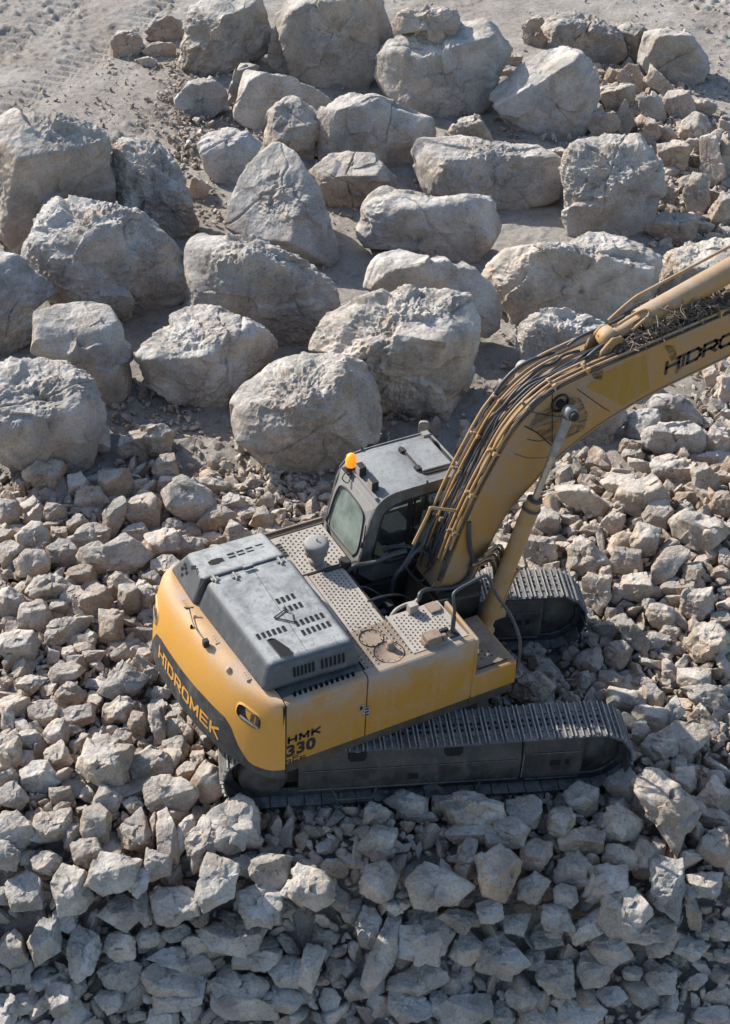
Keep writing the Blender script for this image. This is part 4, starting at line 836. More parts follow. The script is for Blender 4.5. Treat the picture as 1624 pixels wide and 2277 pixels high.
ft = MB(); ft.box((XT+.0,-1.50,1.30),(XT+.10,-1.38,1.315)); ft.box((XT+.08,-1.50,1.30),(XT+.10,-1.38,1.36)); ft.build('foot_bracket', MET, parent=sb)
# engine deck body and black side strip
dk = MB(); dk.box((-2.40,-1.36,1.21),(-.60,1.38,2.13)); dk.build('engine_bay', FRMB)
s1_ = MB(); s1_.box((-2.38,-1.445,2.13),(-1.30,-1.10,2.222),0); slots(s1_, (-2.22,-1.36,2.223), (1,0,0), (0.25,1,0), 12, .070, .036, .075, 1, (0,0,1), 0)
s1_.box((-2.2,-1.29,2.222),(-1.35,-1.275,2.232),0)
s1_.build('side_vent_strip', [BAND, BLACK], bevel=.006)
# treadplates
tp = MB(); tp.box((-1.27,-1.36,2.14),(-.615,-.69,2.218),0)
holes(tp, (-1.24,-1.33,2.219), (0,1,0), (1,0,0), 10, 9, .07, .075, .013, 1, 2, clip=lambda c: math.hypot(c.x+.96,c.y+.90)>.17 and math.hypot(c.x+.88,c.y+1.21)>.20)
tp.lathe([(.155,2.222),(.145,2.226),(.14,2.19),(0,2.19)], (-.96,-.90,0), n=28, m=2)
tp.lathe([(.19,2.221),(.186,2.228),(.18,2.221),(0,2.221)], (-.88,-1.21,0), n=28, m=3)
for (cx_, cy_, r_, n_) in ((-.88,-1.21,.155,12),(-.96,-.90,.125,10)):
    for k in range(n_): a = 2*math.pi*k/n_; tp.lathe([(0,.006),(.008,.006),(.008,0)], (cx_+r_*math.cos(a), cy_+r_*math.sin(a), 2.222), n=6, m=1)
for (cx_, cy_, r_) in ((-.96,-.90,.150),(-.88,-1.21,.186)):
    tp.tube([(cx_+r_*math.cos(a), cy_+r_*math.sin(a), 2.224) for a in [2*math.pi*k/24 for k in range(25)]], .006, 5, 1, False, False)
tpo = tp.build('rusty_deck_plate', [PLATEB, BLACK, PLATE, PLATEB])
fc = MB(); fc.lathe([(0,.10),(.035,.10),(.045,.085),(.048,.03),(.06,.02),(.06,0)], (-.83,-1.15,2.225), n=16); fc.build('filler_cap', PLATEB, parent=tpo)
tk = MB(); tk.hexa([(-.60,-1.37,2.15),(.14,-1.37,2.15),(.11,-.66,2.15),(-.60,-.66,2.15)], [(-.60,-1.37,2.235),(.14,-1.37,2.235),(.11,-.66,2.235),(-.60,-.66,2.235)], 0)
holes(tk, (-.56,-1.33,2.236), (0,1,0), (1,0,0), 11, 12, .058, .052, .010, 1, 2, clip=lambda c: c.y<-.70 and c.x<.10 and not(-.42<c.x<-.12 and c.y<-1.15) and not (-.12<c.x<.05 and c.y<-1.18) and not (-.10<c.x<.08 and c.y>-.86))
tk.box((-.625,-1.37,2.215),(-.602,-.64,2.238),2)
tko = tk.build('tank_deck_plate', [PLATE, BLACK, PLATE])
tb = MB(); tb.box((-.62,-.66,1.22),(.17,-.62,2.15)); tb.box((-.60,-1.36,1.22),(.15,-.66,2.15)); tb.build('tank_body', FRMB)
ww = MB(); ww.hexa([(-1.12,.50,2.13),(-.63,.50,2.13),(-.63,-.655,2.13),(-1.12,-.655,2.13)], [(-1.12,.50,2.172),(-.64,.50,2.172),(-.64,-.655,2.172),(-1.12,-.655,2.172)], 0)
ww.hexa([(-1.30,.50,2.13),(-1.12,.50,2.13),(-1.12,-.66,2.13),(-1.30,-.66,2.13)], [(-1.30,.50,2.20),(-1.14,.50,2.19),(-1.14,-.66,2.19),(-1.30,-.66,2.20)], 0)
holes(ww, (-1.07,-.62,2.173), (0,1,0), (1,0,0), 19, 9, .060, .052, .0105, 1, 2, clip=lambda c: c.y<.47 and c.x<-.66)
ww.build('walkway_plate', [PLATE, BLACK, PLATE])
lp_ = MB(); lp_.box((-1.28,.56,2.13),(-.50,1.37,2.168),0); holes(lp_, (-1.14,.60,2.169), (0,1,0), (1,0,0), 11, 11, .070, .058, .0115, 1, 2, clip=lambda c: c.y<1.34 and c.x<-.53 and math.hypot(c.x+.92,c.y-.69)>.11)
slots(lp_, (-1.225,.98,2.169), (0,1,0), (1,.1,0), 5, .06, .028, .10, 1, (0,0,1), 0)
lp_.box((-1.3,1.0,2.168),(-.5,1.004,2.171),0)
lp_.build('left_deck_plate', [PLATE, BLACK, PLATE])
el = MB(); el.box((-2.40,1.40,2.13),(-.44,1.49,2.165)); el.box((-2.4,1.455,2.165),(-.44,1.487,2.20)); el.build('left_edge_rail', PLATEB, bevel=.006)
sm = MB(); sm.box((-.66,.42,2.17),(-.55,.56,2.27)); sm.box((-.9,.46,2.13),(-.42,.52,2.18)); sm.build('deck_bracket', DARK, bevel=.01)
# precleaner
pc = MB(); pc.lathe([(.085,0),(.085,.05),(.105,.055),(.105,.075),(.075,.085),(.075,.12),(.12,.16),(.145,.18),(.152,.25),(.152,.27),(.160,.275),(.163,.33),(.157,.355),(.10,.375),(0,.38)], (-.92,.69,2.17), n=36)
pc.lathe([(0,.42),(.012,.42),(.012,.37)], (-.92,.69,2.17), n=8); pc.build('air_precleaner', CABR)
# items on the tank deck
fu = MB(); fu.box((-.43,-1.36,2.235),(-.22,-1.20,2.36),0); fu.box((-.46,-1.35,2.235),(-.43,-1.23,2.30),0); fu.lathe([(0,.03),(.045,.03),(.045,-.03),(0,-.03)], (-.17,-1.31,2.28), (1,0,0), 12); fu.build('latch_box', PLATEB, parent=tko, bevel=.012)
mb_ = MB(); mb_.box((-.10,-1.34,2.238),(.04,-1.22,2.27)); mb_.box((-.17,-1.22,2.24),(-.05,-1.17,2.29)); mb_.build('rail_foot', DARK, parent=tko, bevel=.008)
gb = MB(); gb.box((-.34,-.76,2.238),(-.22,-.66,2.37)); gb.build('small_vent_box', PLATE, parent=tko, bevel=.008)
ov = MB(); ov.prism([(-.09,-.86),(.05,-.86),(.08,-.80),(.08,-.74),(.05,-.68),(-.09,-.68)], 'z', 2.238, 2.27); ov.build('oval_cover', PLATEB, parent=tko, bevel=.01)
rl = MB(); rl.tube([(-.03,-1.27,2.24),(-.03,-1.27,2.60),(-.06,-1.27,2.80),(-.02,-1.22,2.88),(.20,-1.2,2.93),(.40,-1.2,2.97),(.47,-1.2,2.90),(.60,-1.22,2.60),(.80,-1.3,2.24),(.90,-1.42,1.9),(.90,-1.46,1.60),(.87,-1.49,1.42)], .021, 8)
rl.tube([(-.03,-1.27,2.24),(-.03,-1.27,2.52)], .030, 8, curve=False); rl.build('handrail', HOSE)
# ---------------- hood
hd = MB()
hd.hexa([(-2.69,.50,2.24),(-2.57,-1.24,2.24),(-1.27,-1.30,2.24),(-1.33,.50,2.24)], [(-2.53,.50,2.63),(-2.44,-1.14,2.60),(-1.36,-1.19,2.60),(-1.40,.50,2.63)])
ho = hd.build('engine_hood', GREY, bevel=0.085, seg=6)
HZ = lambda y: 2.60 + (y + 1.14) * .03 / 1.64
hs = MB()
def hp(px_, py_, z=2.62): P = at(px_, py_, 'z', z); return Vector((P[0], P[1], HZ(P[1]) + .002))
def slotrow(pa, pb, n, w_=.036, l_=.085):
    hs = MB(); a, b = hp(*pa), hp(*pb); u = (b - a); slots(hs, a, u, Vector((0,1,0.018)), n, u.length/(n-1), w_, l_, 0, (0,0,1), 1); hs.build('hood_slots', [BLACK, GREY], parent=ho)
k1 = lambda x, y: (312.05 + x*.3459, 1154.6 + y*.3459)
hs_rows = []
slotrow(k1(885,527), k1(982,494), 4); slotrow(k1(935,580), k1(1030,548), 4)
slotrow(k1(1008,668), k1(1168,614), 6); slotrow(k1(1050,724), k1(1210,668), 6); slotrow(k1(760,752), k1(925,700), 6)
q = [hp(*k1(x, y)) for x, y in ((815,775),(845,765),(870,770),(955,825),(978,850),(975,872),(935,882),(900,875),(870,840))]
hs.add([p + Vector((0,0,.004)) for p in q], [tuple(range(9))], 0)
c_ = sum(q, Vector())/9; V = [p + Vector((0,0,.014)) for p in q] + [c_ + (p-c_)*1.13 for p in q]; hs.add(V, [(k, (k+1) % 9, 9+(k+1) % 9, 9+k) for k in range(9)], 1); hs.build('exhaust_opening', [BLACK, GREY], parent=ho)
# slots on the sloping right-hand face of the hood
def hf(t, s): # t along x 0..1, s from bottom to top 0..1
    b = Vector((-2.53,-1.24,2.24)).lerp(Vector((-1.27,-1.30,2.24)), t); tt = Vector((-2.40,-1.14,2.60)).lerp(Vector((-1.36,-1.19,2.60)), t); return b.lerp(tt, s)
nf_ = (hf(1,0)-hf(0,0)).cross(hf(0,1)-hf(0,0)).normalized()
nf_ = nf_ if nf_.y < 0 else -nf_
for t0, t1 in ((.27,.48),(.58,.82)):
    hs = MB(); a, b = hf(t0,.52), hf(t1,.52); slots(hs, a, b-a, hf(.5,1)-hf(.5,0), 6, (b-a).length/5, .030, .125, 0, nf_, 1); hs.build('hood_slots', [BLACK, GREY], parent=ho)
hh = MB()
for (x, y) in ((480,390),(612,372),(900,275)):
    P = hp(*k1(x, y)); hh.box((P.x-.05, P.y-.025, P.z), (P.x+.05, P.y+.025, P.z+.018)); hh.box((P.x-.02, P.y-.07, P.z), (P.x+.01, P.y+.07, P.z+.012)); hh.tube([P+Vector((0,-.06,.02)), P+Vector((0,.06,.02))], .013, 6)
hh.build('hood_hinge', MET, parent=ho)
cl_ = MB(); P = hp(*k1(695,322)); cl_.box((P.x-.07,P.y-.02,P.z),(P.x+.07,P.y+.03,P.z+.055)); cl_.build('hood_handle', GREY, parent=ho, bevel=.01)
wr = MB(); A = [hp(*k1(x,y)) + Vector((0,0,.015)) for x, y in ((860,636),(925,588),(975,605),(988,662),(860,636))]
wr.tube(A, .009, 6, curve=False); wr.tube([A[1], A[1]+Vector((.03,.05,.02))], .009, 6, curve=False); wr.build('hood_prop_wire', HOSE, parent=ho)
pr_ = MB(); pr_.hexa([(-1.95,-1.10,2.60),(-1.945,-1.10,2.60),(-1.92,.45,2.628),(-1.925,.45,2.628)],[(-1.95,-1.10,2.604),(-1.945,-1.10,2.604),(-1.92,.45,2.633),(-1.925,.45,2.633)]); pr_.build('hood_seam', BAND, parent=ho)
h2 = MB(); h2.hexa([(-2.71,.53,2.22),(-2.71,1.33,2.22),(-1.36,1.33,2.20),(-1.33,.53,2.20)], [(-2.55,.53,2.625),(-2.50,1.16,2.56),(-1.44,1.20,2.52),(-1.42,.53,2.615)])
h2o = h2.build('fixed_hood', GREY, bevel=0.07, seg=5)
h2s = MB()
def gp(x, y, z=2.58): P = at(*k1(x, y), 'z', z); return Vector((P[0], P[1], 2.62-(P[1]-.56)*.10-(P[0]+2.52)*.03+.008))
for (x, y) in ((580,222),(640,203),(698,182),(762,160)):
    for dx_, dy_ in ((0,0),(12,22)):
        c = gp(x+dx_, y+dy_); u = Vector((1,0.0,0)); v = Vector((0,1,-.1)); h2s.add([c+u*a*.048+v*b*.015 for a,b in ((-1,-1),(1,-1),(1,1),(-1,1))], [(0,1,2,3)])
c = gp(487,275); h2s.add([c+Vector((a*.10, b*.055, -b*.005)) for a,b in ((-1,-.6),(-.6,-1),(.3,-1),(.4,-.6),(1,-.6),(1,.6),(.4,1),(-.4,1),(-1,.5))], [tuple(range(9))])
for dx_ in (0,1):
    for dy_ in (0,1):
        c = gp(338+14*dx_, 312+16*dy_); h2s.add([c+Vector((a*.02,b*.02,0)) for a,b in ((-1,-1),(1,-1),(1,1),(-1,1))], [(0,1,2,3)])
h2s.build('hood_openings', BLACK, parent=h2o)
h2t = MB()
na = Vector((-2.62,.75,2.40)); ub_ = Vector((0,1,0)); vb_ = Vector((.18,0,.36)).normalized(); nn = Vector((-.36,0,.18)).normalized()
for a, b in ((0,.05),(.06,0),(-.06,.02),(0,-.06),(.05,.07)):
    c = Vector((-2.612,1.02,2.40)) + ub_*a + vb_*b + nn*.006; h2t.add([c+ub_*i*.019+vb_*j*.026 for i,j in ((-1,-1),(1,-1),(1,1),(-1,1))], [(0,1,2,3)])
h2t.build('rear_vent_holes', BLACK, parent=h2o)
gap = MB(); gap.hexa([(-2.66,.47,2.2),(-2.66,.585,2.2),(-1.4,.585,2.2),(-1.4,.47,2.2)], [(-2.42,.47,2.585),(-2.42,.585,2.585),(-1.45,.585,2.58),(-1.45,.47,2.58)]); gap.build('hood_gap', GREY, parent=h2o)
crk = MB(); crk.add([(-2.67,.535,2.30),(-2.66,.50,2.34),(-2.61,.52,2.45),(-2.55,.49,2.58),(-2.50,.53,2.61),(-2.53,.60,2.58),(-2.59,.555,2.47)], [tuple(range(7))]); 
for i,(x,y,z) in enumerate(crk.V): crk.V[i] = (x-.03,y,z+.02)
crk.build('hood_crack', BLACK, parent=h2o)
# ---------------- counterweight
base = [(-2.40,1.49),(-2.66,1.485),(-2.88,1.38),(-3.02,1.10),(-3.07,.77),(-3.06,.30),(-3.02,-.16),(-2.95,-.55),(-2.85,-.90),(-2.71,-1.22),(-2.56,-1.42),(-2.40,-1.50)]
innr = [(-2.40,1.34),(-2.55,1.34),(-2.67,1.27),(-2.73,1.06),(-2.72,.77),(-2.70,.30),(-2.66,-.16),(-2.61,-.55),(-2.55,-.90),(-2.48,-1.16),(-2.43,-1.35),(-2.40,-1.455)]
def cr(L, s_):
    n = len(L)-1; s_ = min(max(s_, 0), 1)*n; i = min(int(s_), n-1); t = s_-i
    g = lambda j: np.array(L[min(max(j, 0), n)], float); p0, p1, p2, p3 = g(i-1), g(i), g(i+1), g(i+2)
    return 0.5*((2*p1)+(-p0+p2)*t+(2*p0-5*p1+4*p2-p3)*t*t+(-p0+3*p1-3*p2+p3)*t**3)
PROF = [(-.3,2.235),(0,2.24),(.12,2.235),(.28,2.215),(.42,2.185),(.53,2.14),(.62,2.07),(.74,1.97),(.86,1.84),(.95,1.72),(1.0,1.60),(1.05,1.45),(1.09,1.30),(1.12,1.15),(1.11,1.07),(1.02,1.00),(.8,.98),(0,.98)]
def cws(s_, z, off=0.0):        # point on the rear surface at height z
    zs = [p[1] for p in PROF[1:16]]; ws = [p[0] for p in PROF[1:16]]
    w_ = float(np.interp(-z, [-v for v in zs], ws)); a, b = cr(innr, s_), cr(base, s_); P = a + (b-a)*w_
    if off:
        e = 0.004; q = cws(min(1, s_+e), z); p_ = cws(max(0, s_-e), z); T_ = np.array([q[0]-p_[0], q[1]-p_[1]]); T_ /= np.linalg.norm(T_)+1e-9
        n_ = np.array([-T_[1], T_[0]]); 
        if n_ @ (b - a) < 0: n_ = -n_
        if z > 1.75: up_ = .5
        else: up_ = 0
        return (P[0]+n_[0]*off, P[1]+n_[1]*off, z+up_*off)
    return (P[0], P[1], z)
NS = 110; cw = MB(); V = []; F = []
for i in range(NS+1):
    a, b = cr(innr, i/NS), cr(base, i/NS)
    for w_, z in PROF: P = a+(b-a)*w_; V.append((P[0], P[1], z))
npf = len(PROF)
for i in range(NS):
    for j in range(npf-1): F.append((i*npf+j, (i+1)*npf+j, (i+1)*npf+j+1, i*npf+j+1))
cw.add(V, [f for k_, f in enumerate(F) if k_ % (npf-1) < npf-5], 0, True); cw.add(V, [f for k_, f in enumerate(F) if k_ % (npf-1) >= npf-5], 1, True); cw.box((-2.44,-1.40,1.02),(-2.402,1.40,2.2)); cwo = cw.build('counterweight', [YELC, BAND])
# black lower band
def ztop(s_):
    # leading slope at the left end, level along the rear, dropping at the right corner
    xs = [0, .16, .24, .28, .33, .37, .60, .705, .735, .77, .81, .86, .92, 1.0]; zs = [1.10,1.10,1.18,1.35,1.60,1.65,1.65,1.62,1.54,1.32,1.17,1.12,1.11,1.10]
    return float(np.interp(s_, xs, zs))
bd = MB(); V = []; F = []; NB_ = 150; NV = 7
for i in range(NB_+1):
    s_ = i/NB_; zt = ztop(s_)
    for j in range(NV): V.append(cws(s_, zt + (1.03-zt)*j/(NV-1), .007 if j else .001))
for i in range(NB_):
    for j in range(NV-1): F.append((i*NV+j, (i+1)*NV+j, (i+1)*NV+j+1, i*NV+j+1))
bd.add(V, F, 0, True); bdo = bd.build('black_band', BAND, parent=cwo)
def pocket(s0, z0, name):
    m = MB(); q = []; qo = []; qi = []
    for k in range(20):
        a = 2*math.pi*k/20; ca, sa = math.cos(a), math.sin(a); ex_ = abs(ca)**.6*np.sign(ca); ey_ = abs(sa)**.6*np.sign(sa)
        q.append(cws(s0+ex_*.055, z0+ey_*.10-ex_*.02, .004)); qo.append(cws(s0+ex_*.062, z0+ey_*.125-ex_*.02, .001)); qi.append(cws(s0+ex_*.055, z0+ey_*.10-ex_*.02, .016))
    m.add(q, [tuple(range(20))], 0); m.add(qi+qo, [(k, (k+1) % 20, 20+(k+1) % 20, 20+k) for k in range(20)], 1, True)
    for d_ in (.012, .036):
        a = cws(s0+d_-.008, z0-.05, .012); b = cws(s0+d_+.008, z0-.05, .012); c = cws(s0+d_+.008, z0+.06, .012); d = cws(s0+d_-.008, z0+.06, .012); m.add([a,b,c,d], [(0,1,2,3)], 2)
    lo_ = [cws(s0+e*.055, z0-.085-e*.02, .014) for e in (-.7,-.3,.3,.8)]; hi_ = [cws(s0+e*.055, z0-.05-e*.02, .008) for e in (-.7,-.3,.3,.8)]
    m.add(lo_+hi_, [(0,1,5,4),(1,2,6,5),(2,3,7,6)], 3)
    m.build(name, [BLACK, YELC, FRMB, CABR], parent=cwo)
pocket(.80, 1.86, 'lifting_pocket'); pocket(.265, 1.80, 'lifting_pocket')
for (x, y) in ((483,783),(683,1017),(290,553)):
    P = at(*k1(x, y), 'z', 2.21); m = MB(); m.box((P[0]-.03,P[1]-.08,P[2]-.02),(P[0]+.03,P[1]+.08,P[2]+.035),0)
    for d_ in (-.045,0,.045): m.lathe([(0,.038),(.008,.038),(.008,.03)], (P[0],P[1]+d_,P[2]), n=6, m=1)
    m.build('mounting_plate', [YELC, BLACK], parent=cwo, bevel=.006)
for (x, y, r_) in ((330,690,.018),(568,965,.035),(640,1010,.0)):
    if r_:
        P = at(*k1(x, y), 'z', 2.20); m = MB(); m.lathe([(0,.03),(r_*.7,.025),(r_,0.0),(r_,-.03)], (P[0],P[1],P[2]), n=14); m.build('bolt_cap', BLACK if r_ < .02 else YELC, parent=cwo)
P = at(*k1(422,805), 'z', 2.22); m = MB(); m.box((P[0]-.035,P[1]-.035,P[2]-.03),(P[0]+.035,P[1]+.035,P[2]+.075)); m.build('rear_camera', DARK, parent=cwo, bevel=.008)
m = MB(); Q = [at(*k1(x, y), 'z', z_) for x, y, z_ in ((422,785,2.29),(385,740,2.25),(345,680,2.25),(322,600,2.27),(318,575,2.30))]
m.tube([tuple(q_) for q_ in Q], .008, 6); m.tube([tuple(Q[-1]), tuple(Q[-1]+np.array([-.06,.03,.02])), tuple(Q[-1]+np.array([.04,-.03,.03]))], .012, 6, curve=False); m.build('camera_cable', HOSE, parent=cwo)
# ---- lettering
def text_mesh(body, size, bold=0.0, shear=0.0, space=1.0, thick=0.0):
    cu = bpy.data.curves.new('txt', 'FONT'); cu.body = body; cu.size = size; cu.offset = bold; cu.shear = shear; cu.space_character = space; cu.extrude = thick; cu.resolution_u = 3
    o = bpy.data.objects.new('txt', cu); C.objects.link(o); dg = bpy.context.evaluated_depsgraph_get(); me = bpy.data.meshes.new_from_object(o.evaluated_get(dg))
    bpy.data.objects.remove(o); V = np.array([v.co[:] for v in me.vertices]); F = [tuple(p.vertices) for p in me.polygons]; bpy.data.meshes.remove(me); return V, F
def wide_letters(word, h, w_, gap_, t):
    """square extended capitals drawn as strokes in a unit box; returns quads"""
    G = {'H': [((0,0),(0,1)),((1,0),(1,1)),((0,.5),(1,.5))], 'i': [((0.5,0),(0.5,.70)),((-4.6,.99),(1.5,.99))], 'D': [((0,0),(0,1)),((0,1),(.75,1)),((.75,1),(1,.75)),((1,.75),(1,.25)),((1,.25),(.75,0)),((.75,0),(0,0))],
         'R': [((0,0),(0,1)),((0,1),(.85,1)),((.85,1),(1,.88)),((1,.88),(1,.57)),((1,.57),(.85,.45)),((.85,.45),(0,.45)),((.5,.45),(1,0))],
         'O': [((.18,0),(.82,0)),((.82,0),(1,.2)),((1,.2),(1,.8)),((1,.8),(.82,1)),((.82,1),(.18,1)),((.18,1),(0,.8)),((0,.8),(0,.2)),((0,.2),(.18,0))],
         'M': [((0,0),(0,1)),((0,1),(.5,.25)),((.5,.25),(1,1)),((1,1),(1,0))], 'E': [((0,0),(0,1)),((0,1),(1,1)),((0,.5),(.9,.5)),((0,0),(1,0))], 'K': [((0,0),(0,1)),((0,.45),(1,1)),((.3,.6),(1,0))],
         'C': [((1,1),(0,1)),((0,1),(0,0)),((0,0),(1,0))], 'L': [((0,1),(0,0)),((0,0),(1,0))], 'N': [((0,0),(0,1)),((0,1),(1,0)),((1,0),(1,1))],
         '3': [((0,1),(.9,1)),((.9,1),(1,.85)),((1,.85),(1,.62)),((1,.62),(.8,.5)),((.35,.5),(.8,.5)),((.8,.5),(1,.38)),((1,.38),(1,.15)),((1,.15),(.9,0)),((.9,0),(0,0))]}
    out = []; x = 0
    for ch in word:
        ww_ = (.10 if ch == 'i' else 1.12 if ch == 'M' else 1.0) * w_
        for (a, b) in G[ch]:
            ax_, ay_, bx2, by2 = x+a[0]*ww_, a[1]*h, x+b[0]*ww_, b[1]*h; d = np.array([bx2-ax_, by2-ay_]); L = np.linalg.norm(d); d /= L; n_ = np.array([-d[1], d[0]])*t/2; e = d*t/2
            A = np.array([ax_, ay_]); B_ = np.array([bx2, by2]); ns_ = max(1, int(L/.04))
            for k in range(ns_):
                p = A - e + (B_ + e - A + e)*k/ns_; q_ = A - e + (B_ + e - A + e)*(k+1)/ns_; out.append([p+n_, p-n_, q_-n_, q_+n_])
        if ch == 'i': out.append([np.array([x-.2*t+ww_/2-t/2, h*1.12]), np.array([x+ww_/2-t/2-.2*t, h*1.04]), np.array([x+ww_/2+t/2, h*1.04]), np.array([x+ww_/2+t/2, h*1.12])]) if False else None
        if out[-1] is None: out.pop()
        x += ww_ + gap_
    return out, x
def dot_i(word, h, w_, gap_, t):
    x = w_ + gap_; return [[np.array([x-.35*w_+.05*w_, h+t*1.05]), np.array([x-.35*w_+.05*w_, h+t*.55]), np.array([x+.05*w_+t/2, h+t*.55]), np.array([x+.05*w_+t/2, h+t*1.05])]]
# on the counterweight band
qs, wid = wide_letters('HiDROMEK', .165, .125, .060, .035); m = MB()
arc = [0]; 
for i in range(400): a = np.array(cws(i/400, 1.4)); b = np.array(cws((i+1)/400, 1.4)); arc.append(arc[-1]+np.linalg.norm(b-a))
arc = np.array(arc)
def s_of(d): return float(np.interp(d, arc, np.arange(401)/400))
d0 = float(np.interp(.372, np.arange(401)/400, arc)); span = float(np.interp(.700, np.arange(401)/400, arc)) - d0
for q_ in qs:
    V = []
    for p in q_:
        s_ = s_of(d0 + p[0]/wid*span); V.append(cws(s_, 1.455 + p[1] - .165/2 - .17*(p[0]/wid) , .013))
    m.add(V, [(0,1,2,3)])
m.build('counterweight_lettering', ORNG, parent=bdo)
# model number on the side door
m = MB()
def side_text(body, x, z, size, bold, wscale=1.0, **kw):
    V, F = text_mesh(body, size, bold, **kw); m.add([(x+v[0]*wscale, -1.4935, z+v[1]) for v in V], F)

qs, wid2 = wide_letters('HMK', .088, .095, .055, .032)
for q_ in qs: m.add([(-2.35+p[0], -1.4935, 1.58+p[1]) for p in q_], [(0,1,2,3)])
side_text('330', -2.385, 1.345, .265, .012, .95, space=1.06)
for (wd, z_) in (('LC', 1.285), ('NLC', 1.235)):
    qs, wid2 = wide_letters(wd, .032, .065, .035, .014)
    for q_ in qs: m.add([(-2.39+p[0], -1.4935, z_+p[1]) for p in q_], [(0,1,2,3)])
m.build('model_number', DECAL, parent=d1)
# ---------------- cab
YR, YL = .50, 1.47
cab = MB()
prof = [(-.40,2.12),(-.26,2.80),(-.20,2.95),(-.10,3.06),(.02,3.115),(.25,3.13),(1.02,3.12),(1.10,3.05),(1.20,2.55),(1.20,1.60),(-.05,1.60),(-.40,1.95)]
inn = [(-.20,2.20),(-.10,2.74),(-.07,2.84),(0.0,2.90),(.10,2.94),(.28,2.965),(.94,2.965),(1.02,2.92),(1.10,2.50),(1.08,1.98),(.05,1.98),(-.18,2.12)]
cab.ring(prof, inn, 'y', YR-.012, YR+.035); co_ = cab.build('cab', CABG, bevel=.008)
cl2 = MB(); cl2.ring(prof, inn, 'y', YL-.03, YL+.012); cl2.build('left_cab_wall', CABG, parent=co_)
rf = MB(); RP = prof[2:8]; V = []; F = []
RPo = prof[1:9]
for (x, z) in RPo[1:7]: 
    for y in (YR-.004, YR+.03, YR+.06, (YR+YL)/2, YL-.06, YL-.03, YL+.004):
        crown = 0.022*(1-((y-(YR+YL)/2)/((YL-YR)/2))**2); V.append((x, y, z+.004+crown))
nr = 6
for i in range(nr-1):
    for j in range(6): F.append((i*7+j, i*7+j+1, (i+1)*7+j+1, (i+1)*7+j))
rf.add(V, F, 0, True); n0 = len(rf.V)
rf.tube([(x, YR-.006, z+.006) for x, z in RPo[1:7]], .014, 6); rf.tube([(x, YL+.006, z+.006) for x, z in RPo[1:7]], .014, 6)
rf.build('cab_roof', CABG2 if 'CABG2' in globals() else CABG, parent=co_)
ha = MB(); ha.hexa([(.60,.70,3.135),(1.05,.70,3.125),(1.05,1.33,3.125),(.60,1.33,3.135)], [(.61,.71,3.175),(1.04,.71,3.165),(1.04,1.32,3.165),(.61,1.32,3.175)]); hao = ha.build('roof_hatch', CABG, parent=co_, bevel=.015)
m = MB()
for y_ in (.80,1.22): m.box((.54,y_-.04,3.14),(.62,y_+.04,3.18)); m.tube([(.57,y_-.05,3.185),(.57,y_+.05,3.185)], .014, 6)
m.tube([(.59,.75,3.17),(.59,1.28,3.17)], .012, 6); m.tube([(.60,.74,3.15),(.62,.67,3.15),(.8,.66,3.145),(1.05,.66,3.13)], .013, 6); m.build('hatch_hinge', DARK, parent=hao)
# rear wall with window (sloping), built between the side walls
rw = MB(); lo_, hi_ = np.array([-.40,2.12]), np.array([-.26,2.80])
def rp(t, y, off=0): 
    P = lo_+(hi_-lo_)*t if t <= 1 else np.array([np.interp(t, [1,1.3,1.6], [-.26,-.20,-.10]), np.interp(t, [1,1.3,1.6], [2.80,2.95,3.06])])
    return (P[0]-off*.98, y, P[1]+off*.2)
out_ = [(-.25,YR),(-.25,YL),(.3,YL),(.7,YL),(1.3,YL),(1.3,(YR+YL)/2),(1.3,YR),(.7,YR),(.3,YR)]
win = [(.04,.60),(.04,1.38),(.3,1.40),(.7,1.38),(.98,1.32),(1.02,1.0),(.94,.66),(.7,.595),(.3,.575)]
win = [(.02,.66),(.02,1.36),(.25,1.40),(.80,1.36),(1.02,1.27),(1.06,1.0),(1.00,.70),(.80,.62),(.25,.58)]
n = len(out_); V = [rp(a, b) for a, b in out_] + [rp(a, b) for a, b in win] + [rp(a, b, -.03) for a, b in win]
rw.add(V, [(i, (i+1) % n, n+(i+1) % n, n+i) for i in range(n)] + [(n+i, n+(i+1) % n, 2*n+(i+1) % n, 2*n+i) for i in range(n)], 0)
V = []
for t in (1.3, 1.6):
    for y in (YR, YL): V.append(rp(t, y))
rw.add(V, [(0,1,3,2)])
rw.add([(-.40,YR,2.14),(-.40,YL,2.14),(-.40,YL,1.9),(-.40,YR,1.9)], [(0,1,2,3)])
rwo = rw.build('rear_cab_wall', CABR, parent=co_)
m = MB(); m.tube([rp(a, b, .006) for a, b in win] + [rp(*win[0], .006)], .012, 6); m.build('window_seal', RUBB, parent=rwo)
m = MB(); m.add([rp(a, b, -.012) for a, b in win], [tuple(range(n))]); m.build('rear_window', GLR, parent=co_)
m = MB(); m.add([(x, YR+.008, z) for x, z in inn], [tuple(range(len(inn)))]); m.build('side_window', GLS, parent=co_)
m = MB(); m.add([(x, YL-.012, z) for x, z in inn], [tuple(range(len(inn)))]); m.build('side_window', GLS, parent=co_)
m = MB(); m.box((.30,YR-.016,1.98),(.355,YR+.02,2.97)); m.box((.385,YR-.014,1.98),(.40,YR+.02,2.97)); m.tube([(x, YR-.014, z) for x, z in inn+[inn[0]]], .014, 6, curve=False); m.build('window_pillar', RUBB, parent=co_)
m = MB(); m.ring([(YR,1.6),(YL,1.6),(YL,3.06),(YR,3.06)], [(YR+.07,2.0),(YL-.07,2.0),(YL-.07,2.95),(YR+.07,2.95)], 'x', 1.16, 1.19); m.build('front_frame', CABG, parent=co_)
m = MB(); m.box((-.38,YR+.04,1.58),(1.15,YL-.04,1.80)); m.build('cab_floor', DARK, parent=co_)
